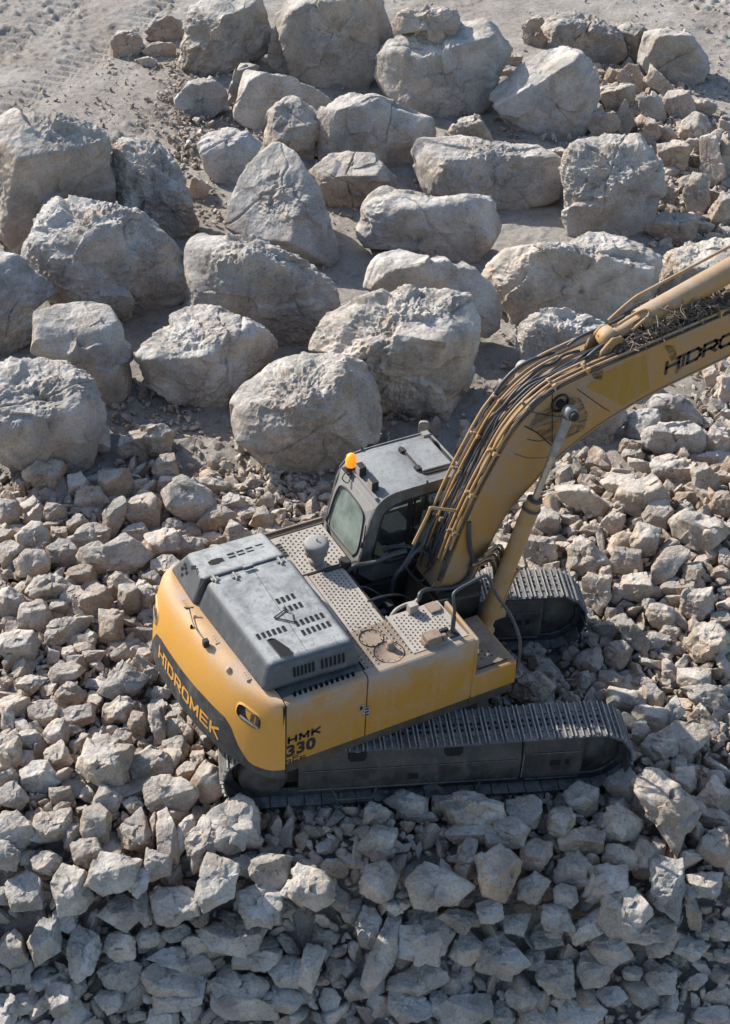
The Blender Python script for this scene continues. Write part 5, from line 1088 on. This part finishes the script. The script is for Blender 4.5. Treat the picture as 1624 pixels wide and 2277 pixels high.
m = MB(); m.box((.10,.78,2.00),(.60,1.22,2.16)); m.hexa([(.02,.78,2.1),(.14,.78,2.1),(.14,1.22,2.1),(.02,1.22,2.1)], [(-.08,.82,2.74),(.03,.82,2.74),(.03,1.18,2.74),(-.08,1.18,2.74)]); m.box((-.08,.88,2.74),(.02,1.12,2.90)); m.box((.1,.62,2.1),(.55,.72,2.30)); m.build('driver_seat', SEATM, parent=co_, bevel=.04, seg=3)
m = MB(); m.tube([(.85,.62,2.2),(.9,.62,2.5)], .02, 6); m.hexa([(.72,.56,2.30),(.95,.56,2.30),(.95,.80,2.30),(.72,.80,2.30)], [(.76,.58,2.52),(.90,.58,2.55),(.90,.78,2.55),(.76,.78,2.52)]); m.build('control_console', RUBB, parent=co_, bevel=.03, seg=3)
m = MB(); m.add([(.44,1.30,2.15),(1.0,1.30,2.15),(1.0,1.32,2.85),(.44,1.32,2.85)], [(0,1,2,3)]); 
# beacon, work lights and mirror
P = Vector((-.15,1.27,3.10)); m = MB(); m.box((P.x-.09,P.y-.08,3.03),(P.x+.04,P.y+.08,3.05)); m.lathe([(.075,0),(.075,.045),(.06,.06)], (P.x,P.y,3.06), n=18)
m.tube([(P.x-.08,P.y-.02,3.05),(P.x-.14,P.y-.04,2.97),(P.x-.10,P.y-.12,2.94),(P.x-.03,P.y-.08,3.02)], .008, 6); bo_ = m.build('beacon_base', DARK, parent=co_)
m = MB(); m.lathe([(.070,0),(.074,.03),(.072,.10),(.062,.15),(.035,.178),(0,.185)], (P.x,P.y,3.115), n=24); m.build('amber_beacon', AMB, parent=co_)
m = MB(); m.hexa([(-.17,.56,3.055),(-.13,.56,3.055),(-.13,1.2,3.06),(-.17,1.2,3.06)], [(-.17,.56,3.085),(-.13,.56,3.085),(-.13,1.2,3.09),(-.17,1.2,3.09)]); m.build('light_bar', CABR, parent=co_)
for y_ in (1.08, .74):
    m = MB(); m.box((-.15,y_-.065,3.10),(-.06,y_+.065,3.235),0); m.box((-.158,y_-.057,3.108),(-.148,y_+.057,3.227),1); m.tube([(-.10,y_,3.05),(-.10,y_,3.11)], .015, 6, 0); m.build('work_light', [RUBB, PLATE], parent=co_, bevel=.008)
m = MB(); m.tube([(-.34,.52,2.42),(-.33,.515,2.46),(-.31,.515,2.72)], .008, 6, curve=False); m.tube([(-.36,.53,2.36),(-.34,.52,2.44)], .015, 6); m.build('rear_wiper', RUBB, parent=co_)
mi = MB(); c = Vector((1.14,1.62,3.06)); 
pts_ = [(c + Vector((0.75*a*.085, -.66*a*.085*.6, b*.13))) for a, b in [(math.copysign(abs(math.cos(t))**.5, math.cos(t)), math.copysign(abs(math.sin(t))**.5, math.sin(t))) for t in [2*math.pi*k/20 for k in range(20)]]]
mi.add(pts_ + [p + Vector((.02,.035,.0)) for p in pts_], [tuple(range(20)), tuple(range(20,40))[::-1]] + [(k, (k+1) % 20, 20+(k+1) % 20, 20+k) for k in range(20)], 0)
mi.add([c + (p-c)*.84 + Vector((-.004,-.006,0)) for p in pts_], [tuple(range(20))], 1)
mi.tube([(1.05,1.47,3.02),(1.12,1.55,2.99),(1.15,1.62,3.0)], .018, 6); mi.tube([(1.16,1.63,2.95),(1.25,1.45,2.85),(1.22,1.3,2.5)], .012, 6); mi.box((1.0,1.38,3.12),(1.10,1.47,3.17)); mi.build('mirror', [CABR, MET], parent=co_)
m = MB(); m.tube([(.12,1.47,3.14),(.12,1.50,3.16)], .018, 6); m.tube([(.55,.495,3.14),(.55,.495,3.18)], .015, 6); m.build('gutter_clip', DARK, parent=co_)
# ---------------- boom
BT = [(.36,1.98),(.47,2.36),(.62,2.88),(.80,3.38),(1.00,3.82),(1.22,4.25),(1.50,4.55),(1.80,4.73),(2.15,4.82),(2.5,4.885),(3.12,4.98),(4.40,5.19),(5.6,5.32),(6.8,5.30)]
BL = [(.40,1.72),(.60,1.70),(.78,1.90),(.93,2.20),(1.08,2.60),(1.26,2.98),(1.46,3.22),(1.62,3.38),(1.84,3.60),(2.1,3.78),(2.42,3.96),(2.84,4.13),(3.4,4.30),(4.48,4.53),(5.6,4.78),(6.8,4.98)]
def cm(L, n): return [cr(L, i/n) for i in range(n+1)]
T1, L1 = cm(BT, 60), cm(BL, 60)
bmb = MB(); yb = .27
n = 61
for y0, y1 in ((-.30,-.275),(.275,.30)):
    V = [(p[0], y0, p[1]) for p in T1] + [(p[0], y0, p[1]) for p in L1] + [(p[0], y1, p[1]) for p in T1] + [(p[0], y1, p[1]) for p in L1]; F = []
    for i in range(60):
        F += [(i, i+1, n+i+1, n+i), (2*n+i, 3*n+i, 3*n+i+1, 2*n+i+1), (i, 2*n+i, 2*n+i+1, i+1), (n+i, n+i+1, 3*n+i+1, 3*n+i)]
    bmb.add(V, F, 0)
def plate_along(mb, L, ya, yb_, dz0, dz1, m=0):
    n = len(L); V = []
    for p in L: V += [(p[0], ya, p[1]+dz0), (p[0], yb_, p[1]+dz0), (p[0], yb_, p[1]+dz1), (p[0], ya, p[1]+dz1)]
    F = []
    for i in range(n-1):
        for j in range(4): F.append((4*i+j, 4*i+(j+1) % 4, 4*(i+1)+(j+1) % 4, 4*(i+1)+j))
    mb.add(V, F + [(0,1,2,3), (4*n-4,4*n-3,4*n-2,4*n-1)], m)
plate_along(bmb, T1, -.274, .274, -.045, -.018); plate_along(bmb, L1, -.315, .315, -.022, -.002)
# gusset plate around the cylinder pin and weld seams
bo2 = bmb.build('boom', YELB)
for p in bo2.data.polygons: p.use_smooth = False
P1 = lambda x, y, v=-.3: tuple(at(x, y, 'y', v))
z3 = lambda x, y: (936.2+.4235*x, 549.2+.4235*y)
m = MB()
pa = [z3(870,735), z3(950,665), z3(1185,562), z3(1200,745), z3(1060,835), z3(1000,800)]
m.add([P1(*p, v=-.303) for p in pa], [tuple(range(len(pa)))]); m.build('repainted_patch', YELF, parent=bo2)
def stroke_y(mb, pts, w_, y=-.3035):
    for a, b in zip(pts[:-1], pts[1:]):
        A = np.array(P1(*a, v=y)); B_ = np.array(P1(*b, v=y)); d = B_-A; L = np.linalg.norm(d); d /= L; n_ = np.array([-d[2], 0, d[0]])*w_/2
        mb.add([A-d*w_*.3+n_, A-d*w_*.3-n_, B_+d*w_*.3-n_, B_+d*w_*.3+n_], [(0,1,2,3)])
m = MB(); stroke_y(m, [z3(545,940), z3(610,975), z3(695,1050), z3(680,1125)], .018); stroke_y(m, [z3(690,770), z3(690,1030)], .014); stroke_y(m, [z3(820,745), z3(960,845), z3(990,862)], .012)
stroke_y(m, [z3(490,1085), z3(560,1108), z3(640,1108), z3(670,1100)], .008); stroke_y(m, [z3(560,1010), z3(620,1020), z3(655,1012)], .012); m.build('weld_marks', DARK, parent=bo2)
# oil stain below the pin
m, t, b = mat('oil_stain'); g = N(t); out = [n_ for n_ in t.nodes if n_.type == 'OUTPUT_MATERIAL'][0]
tr_ = g.n('BsdfTransparent'); mx = g.n('MixShader'); tc = g.n('TexCoord'); mp = g.n('Mapping'); mp.inputs['Scale'].default_value = (1.6, 1, 4); g.l(tc.outputs['Object'], mp.inputs[0])
nz = g.noise(mp.outputs[0], 2.2, 8, .75, 1.2); g.l(g.ramp(nz, [(.40, 0.0), (.72, .9)]), mx.inputs[0]); b.inputs['Base Color'].default_value = (.035,.022,.012,1); b.inputs['Roughness'].default_value = .5
g.l(tr_.outputs[0], mx.inputs[1]); g.l(b.outputs[0], mx.inputs[2]); g.l(mx.outputs[0], out.inputs[0]); OIL = m
m = MB(); pa = [z3(600,885), z3(740,800), z3(830,780), z3(880,880), z3(855,960), z3(775,1000), z3(700,1035), z3(560,950)]; m.add([P1(*p, v=-.3045) for p in pa], [tuple(range(len(pa)))]); m.build('oil_stain', OIL, parent=bo2)
m = MB(); pa = [z3(870,600), z3(960,640), z3(950,700), z3(905,690)]; m.add([P1(*p, v=-.3045) for p in pa], [(0,1,2,3)]); m.build('oil_stain', OIL, parent=bo2); m = MB(); pa = [z3(1270,510), z3(1330,520), z3(1370,640), z3(1340,670), z3(1300,560)]; m.add([P1(*p, v=-.3045) for p in pa], [tuple(range(5))]); m.build('oil_stain', OIL, parent=bo2)
# pin boss
PB = Vector(P1(1281, 934, v=-.62)); PB = Vector((2.03, 0, 4.36))
pp = at(1281, 930, 'y', -.66); PB = Vector((pp[0], 0, pp[2]))
m = MB(); m.lathe([(0,-.66),(.050,-.66),(.062,-.64),(.062,-.60),(.055,-.60),(.055,-.30)], PB, (0,1,0), 24); m.lathe([(0,-.67),(.03,-.67),(.03,-.65)], PB, (0,1,0), 16, 0); m.lathe([(.11,-.30),(.13,-.30),(.13,-.33),(.11,-.33)], PB, (0,1,0), 24); m.build('boom_pin', DARK, parent=bo2)
# lettering on the boom side
m = MB(); qs, wid = wide_letters('HiDROMEK', .175, .19, .060, .046)
o0 = np.array(P1(*z3(1285,662))); e1 = np.array(P1(*z3(1624,505))); ud = (e1-o0); ud[1] = 0; ud /= np.linalg.norm(ud); vd = np.array([-ud[2], 0, ud[0]])
for q_ in qs: m.add([o0 + ud*(p[0]+.12*p[1]) + vd*p[1]*.92 + np.array([0,-.006,0]) for p in q_], [(0,1,2,3)])
m.build('boom_lettering', DECAL, parent=bo2)
# pipes along the top of the boom
def along(L, ofs, y0, y1=None, a=0, b=60, steps=22):
    out = []
    for k in range(steps+1):
        i = a + (b-a)*k/steps; j = min(int(i), 59); f_ = i-j; p = T1[j]*(1-f_)+T1[j+1]*f_; d = T1[min(j+1,60)]-T1[max(j-1,0)]; d = d/np.linalg.norm(d); nn_ = np.array([-d[1], d[0]])
        y = y0 if y1 is None else y0+(y1-y0)*k/steps
        o_ = ofs if not callable(ofs) else ofs(k/steps); out.append((p[0]+nn_[0]*o_, y, p[1]+nn_[1]*o_))
    return out
pipes = [(.27,.10,9,60,.019),(.215,.05,6,60,.020),(.13,.09,5,36,.016),(.06,.05,8,32,.014),(-.06,.05,4,60,.013),(-.13,.07,5,38,.019),(-.185,.045,5,60,.018),(-.225,.09,6,34,.018),(-.27,.06,7,60,.017),(-.262,.025,3,60,.012)]
for y_, of, a_, b_, r_ in pipes:
    m = MB(); m.tube(along(T1, of, y_, None, a_, b_), r_, 8, curve=False); m.build('hydraulic_pipe', PIPE if r_ > .015 else HOSE, parent=bo2)
for (i_, ys_) in ((9,(-.28,-.10)),(9,(.05,.30)),(14,(-.28,-.12)),(15,(.10,.30)),(20,(-.30,-.12)),(20,(.10,.30)),(25,(.12,.30)),(27,(-.30,-.1)),(32,(-.30,-.08)),(38,(-.32,-.12)),(50,(-.32,-.12))):
    p = along(T1, .10, 0, None, i_, i_+.01, 1)[0]; d = T1[i_+1]-T1[i_-1]; d = d/np.linalg.norm(d); m = MB()
    m.box((-.013,ys_[0],-.10),(.013,ys_[1]-.03,-.01)); m.box((-.026,ys_[0]-.01,-.03),(.026,ys_[0]+.02,.02)); m.box((-.02,ys_[0]+.07,-.03),(.02,ys_[0]+.10,.025)); m.lathe([(0,.0),(.018,.0),(.018,.04),(0,.04)], (0,(ys_[0]+ys_[1])/2,.01), n=8)
    a_ = math.atan2(d[1], d[0]); m.V = [(p[0]+x*math.cos(a_)-z*math.sin(a_), y, p[2]+x*math.sin(a_)+z*math.cos(a_)) for x, y, z in m.V]
    m.build('pipe_clamp', PLATEB if i_ % 2 else PIPE, parent=bo2)
for hy, a_, b_, sd_ in ((-.02,3,44,1),(.02,2,50,2),(.10,4,40,3),(-.10,6,46,4),(.235,3,30,5),(-.24,2,26,6),(.16,1,20,7),(.0,1,18,8)):
    q_ = along(T1, .035, hy, None, a_, b_, 14); rs_ = random.Random(sd_); q_ = [(x+rs_.uniform(-.012,.012), y+.035*math.sin(i*.9+sd_)+rs_.uniform(-.02,.02), z+rs_.uniform(-.012,.045)) for i, (x, y, z) in enumerate(q_)]
    m = MB(); m.tube(q_, (.011,.014,.017,.020)[sd_ % 4], 7); m.build('rubber_hose', HOSE, parent=bo2)
# black jumper hoses over the bend, and the looped steel pipe low on the boom
zz = lambda L, yv: [tuple(at(*z3(x, y), 'y', yv)) for x, y in L]
m = MB(); m.tube(zz([(355,855),(372,800),(420,722),(500,640),(600,585),(700,555)], .27), .024, 8); m.build('rubber_hose', HOSE, parent=bo2)
m = MB(); m.tube(zz([(495,985),(530,920),(560,855),(610,800),(700,755),(800,725),(830,710)], -.27), .026, 8); m.build('rubber_hose', HOSE, parent=bo2)
m = MB(); m.tube(zz([(770,520),(830,475),(930,430),(1010,395),(1070,362)], .20), .020, 8); m.tube(zz([(860,590),(930,530),(1000,490),(1060,470),(1100,448)], -.05), .022, 8); m.build('rubber_hose', HOSE, parent=bo2)
m = MB(); m.tube(zz([(330,1170),(345,1190),(305,1260),(285,1290),(240,1345),(215,1380),(180,1384),(60,1370),(48,1378),(30,1420),(-40,1560)], -.12), .021, 8); m.build('bent_pipe', PIPE, parent=bo2)
m = MB(); m.tube(zz([(490,920),(560,862),(610,875),(700,890),(775,888)], -.315), .007, 6); m.tube(zz([(440,920),(400,960),(330,1100),(270,1230),(200,1330),(150,1420)], -.02), .010, 6); m.build('thin_cable', HOSE, parent=bo2)
# hoses running down into the bay
z2 = lambda x, y: (686.5+.30745*x, 923.7+.30745*y)
def zh(L): return [tuple(at(*z2(x, y), 'y', yv)) for x, y, yv in L]
hoses = [([(840,690,.22),(800,850,.2),(760,960,.15),(690,1080,.1),(620,1180,.1),(600,1290,.1)], .026, HOSE), ([(960,680,.15),(880,800,.15),(830,930,.1),(760,1000,.1),(700,1090,.1),(640,1130,.1)], .026, HOSE),
 ([(1010,850,0.0),(1000,960,0.0),(960,1060,0.0),(900,1180,0.0),(850,1250,0.0)], .028, PIPE), ([(1070,880,-.15),(1060,960,-.15),(1020,1050,-.15),(940,1180,-.15),(900,1240,-.15)], .028, PIPE),
 ([(1160,770,-.31),(1160,860,-.33),(1170,960,-.34),(1190,1060,-.34),(1150,1180,-.34),(1060,1240,-.34),(960,1255,-.36),(860,1260,-.40),(810,1285,-.45),(800,1330,-.5)], .030, HOSE),
 ([(280,1130,.40),(330,1090,.38),(420,1075,.35),(500,1055,.3),(600,1010,.25),(710,980,.2)], .034, HOSE), ([(540,980,.42),(600,955,.40),(700,950,.3),(760,960,.2)], .032, HOSE),
 ([(430,1345,-.3),(500,1320,-.25),(600,1300,-.2),(690,1305,-.1),(740,1340,-.1)], .016, HOSE), ([(590,1470,-.58),(630,1410,-.55),(700,1370,-.5),(770,1350,-.48),(800,1320,-.45)], .026, PLATE), ([(350,1250,.1),(400,1240,.1),(470,1270,.05),(560,1330,0)], .014, HOSE),
 ([(760,1000,.0),(800,970,.0),(850,1000,.0),(880,1060,.0),(930,1080,.0)], .014, HOSE), ([(900,880,.05),(880,960,.05),(920,1040,.0),(900,1120,.0)], .012, HOSE), ([(700,1090,.05),(740,1150,.05),(800,1200,0),(840,1180,0)], .016, HOSE)]
for L, r_, mt in hoses:
    m = MB(); m.tube(zh(L), r_, 8); m.build('hydraulic_hose', mt)
m = MB()
rr_ = random.Random(4)
for i in range(16):
    a = Vector((rr_.uniform(-.5,.15), rr_.uniform(-.55,.05), rr_.uniform(1.5,1.9))); b_ = a + Vector((rr_.uniform(-.2,.2), rr_.uniform(-.2,.2), rr_.uniform(-.25,.1))); m.tube([a, (a+b_)/2+Vector((rr_.uniform(-.08,.08),rr_.uniform(-.08,.08),.08)), b_], rr_.choice((.012,.018,.025)), 6)
for i in range(8):
    a = Vector((rr_.uniform(-.5,.1), rr_.uniform(-.5,0), rr_.uniform(1.45,1.75))); m.box(a, a+Vector((rr_.uniform(.04,.12),)*3))
m.build('hose_bundle', HOSE, label='tangle of greasy hoses in the open bay')
m = MB(); m.tube([(.0,-.62,2.16),(.35,-.60,2.10),(.8,-.56,2.0)], .03, 8); m.box((-.05,-.66,2.0),(.1,-.58,2.13)); m.lathe([(0,-.48),(.11,-.48),(.13,-.44),(.13,.40),(0,.40)], (.48,0,1.86), (0,1,0), 20); m.build('boom_foot_pin', DARK)
m = MB()
for s_ in (-1, 1): m = MB(); m.prism([(.2,1.2),(.95,1.2),(.70,1.75),(.56,2.0),(.40,2.0),(.30,1.8)], 'y', s_*.34-.03, s_*.34+.03); m.build('boom_bracket', FRMB, bevel=.015)
m = MB()
m.prism([(.72,1.1),(1.08,1.15),(1.05,1.42),(.90,1.46),(.72,1.3)], 'y', -.47, -.43); m.build('cylinder_bracket', FRMB, bevel=.015); m = MB(); m.prism([(.72,1.1),(1.08,1.15),(1.05,1.42),(.90,1.46),(.72,1.3)], 'y', -.62, -.58); m.build('cylinder_bracket', FRMB, bevel=.015)
for k in range(6):
    m = MB(); x0 = .75+.03*k; m.tube([(x0,-.36-.02*k,2.3+.05*k),(x0+.28,-.40,2.35+.04*k),(x0+.38,-.42,2.0),(x0+.30,-.45,1.7),(x0+.05,-.48,1.45-.03*k),(x0-.15,-.45,1.35)], .020, 8); m.build('hydraulic_hose', PIPE if k % 2 else FRMB)
# boom cylinders
for s_ in (-1, 1):
    yy = s_*.53; A = Vector((.955, yy, 1.31)); B_ = Vector((PB.x, yy, PB.z)); D = (B_-A).normalized(); Lr = (B_-A).length; m = MB()
    m.tube([A+D*.10, A+D*(Lr*.585)], .112, 24, curve=False); m.tube([A+D*(Lr*.58), A+D*(Lr*.615)], .096, 24, curve=False)
    m.lathe([(.0,.105),(.12,.105),(.12,-.105),(0,-.105)], A, (0,1,0), 20); bc_ = m.build('boom_cylinder', PIPE)
    m = MB(); m.tube([A+D*(Lr*.60), B_-D*.12], .045, 18, curve=False); m.build('cylinder_rod', CHROME, parent=bc_)
    m = MB(); m.tube([B_-D*.62, B_-D*.08], [.050,.066], 16, curve=False); m.lathe([(0,.06),(.085,.06),(.085,-.06),(0,-.06)], B_, (0,1,0), 20); m.build('rod_eye', MET, parent=bc_)
    m = MB(); m.tube([A+D*(Lr*.57), A+D*(Lr*.583)], .122, 24, curve=False); m.tube([A+D*(Lr*.612), A+D*(Lr*.62)], .100, 20, curve=False); m.build('cylinder_collar', FRMB, parent=bc_)
    m = MB(); S_ = D.cross(Vector((0,1,0))).normalized(); S_ = S_ if S_.x > 0 else -S_
    m.tube([A+D*.35+S_*.17, A+D*.8+S_*.17, A+D*.95+S_*.21, A+D*1.0+S_*.15, A+D*.98+S_*.10], .022, 8); m.box(A+D*.25+S_*.14-Vector((.05,.05,.08)), A+D*.25+S_*.20+Vector((.05,.05,.12))); m.build('cylinder_pipe', PIPE, parent=bc_)
# arm cylinder above the boom
ya = .02; a0 = at(*z3(985,480), 'y', ya); a1 = at(1640, 590, 'y', ya); A = Vector(a0.tolist()); D = (Vector(a1.tolist())-A).normalized()
m = MB(); m.tube([A+D*.45, A+D*3.6], .155, 28, curve=False); m.tube([A+D*.06, A+D*.50], .085, 20, curve=False); m.lathe([(0,.10),(.13,.10),(.13,-.10),(0,-.10)], A, (0,1,0), 20); ac = m.build('arm_cylinder', PIPE)
m = MB(); m.tube([A+D*3.5, A+D*5.2], .06, 18, curve=False); m.build('cylinder_rod', CHROME, parent=ac)
up_ = D.cross(Vector((0,-1,0))).normalized(); up_ = up_ if up_.z > 0 else -up_
m = MB(); m.tube([A+D*.05+Vector((0,.12,.16)), A+D*.5+Vector((0,.22,.18)), A+D*.9+Vector((0,.20,.20)), A+D*3.6+Vector((0,.14,.19))], .020, 8)
lp2 = [A+D*(.10)+Vector((0,-.02,.16)), A+D*.42+Vector((0,-.02,.175)), A+D*.52+Vector((0,-.06,.16)), A+D*.50+Vector((0,-.11,.12)), A+D*.38+Vector((0,-.13,.10)), A+D*.25+Vector((0,-.14,.07))]
m.tube(lp2, .020, 8); m.build('cylinder_pipe', PIPE, parent=ac)
m = MB()
for s_ in (-1, 1): m.prism([(A.x-.30,4.66),(A.x+.42,4.86),(A.x+.20,A.z-.10),(A.x+.08,A.z+.10),(A.x-.06,A.z+.10),(A.x-.20,A.z-.05)], 'y', ya+s_*.14-.02, ya+s_*.14+.02)
m.build('cylinder_bracket', YELB, bevel=.01)
# stick folded ahead of the picture edge, added unseen so that the boom ends somewhere
m = MB(); m.hexa([(6.5,-.2,5.4),(6.5,.2,5.4),(7.1,.2,5.3),(7.1,-.2,5.3)], [(6.6,-.2,5.9),(6.6,.2,5.9),(7.2,.2,5.8),(7.2,-.2,5.8)]); m.hexa([(7.6,-.18,2.2),(7.6,.18,2.2),(7.9,.18,2.2),(7.9,-.18,2.2)], [(6.5,-.18,5.5),(6.5,.18,5.5),(7.2,.18,5.4),(7.2,-.18,5.4)]); m.build('stick', YELB, bevel=.02)
m = MB(); m.prism([(7.3,2.3),(7.9,2.3),(8.3,1.7),(8.2,1.0),(7.6,.75),(7.0,.95),(6.9,1.3)], 'y', -.6, .6); m.build('bucket', FRMB, bevel=.03)
# ---------------- roots and twigs lying in the trough of the boom
m = MB(); rr_ = random.Random(9)
for i in range(520):
    f_ = rr_.random(); cx_ = 2.75 + 1.75*f_; zt = float(np.interp(cx_, [p[0] for p in T1], [p[1] for p in T1])); hh_ = .05 + .26*math.sin(math.pi*min(1, f_*1.1))*rr_.random()
    c = Vector((cx_+rr_.uniform(-.1,.1), rr_.uniform(-.24,.12), zt+hh_)); L_ = rr_.uniform(.06,.22); d1_ = Vector((rr_.uniform(-1,1), rr_.uniform(-1,1), rr_.uniform(-.5,.5))).normalized()*L_; d2_ = Vector((rr_.uniform(-1,1), rr_.uniform(-1,1), rr_.uniform(-.5,.5))).normalized()*L_
    m.tube([c-d1_, c+Vector((0,0,.03)), c+d2_], rr_.choice((.004,.006,.010)), 4, cap=False)
dt = m.build('roots_and_twigs', WOODM, parent=None); tag(dt, 'tangle of dry roots and twigs caught on top of the boom', 'roots', kind='stuff')
m = MB()
for i in range(30):
    f_ = rr_.random(); cx_ = 2.7+1.8*f_; zt = float(np.interp(cx_, [p[0] for p in T1], [p[1] for p in T1])); r_ = rr_.uniform(.05,.11)
    m.lathe([(0,r_),(r_*.7,r_*.6),(r_,0),(r_*.8,-r_*.4),(0,-r_*.5)], (cx_, rr_.uniform(-.22,.1), zt+rr_.uniform(0,.06)), (rr_.uniform(-.5,.5),rr_.uniform(-.5,.5),1), 7)
me_ = m.build('soil_clods', FRMB, parent=None); tag(me_, 'brown soil clods under the dry roots on the boom', 'soil', kind='stuff')
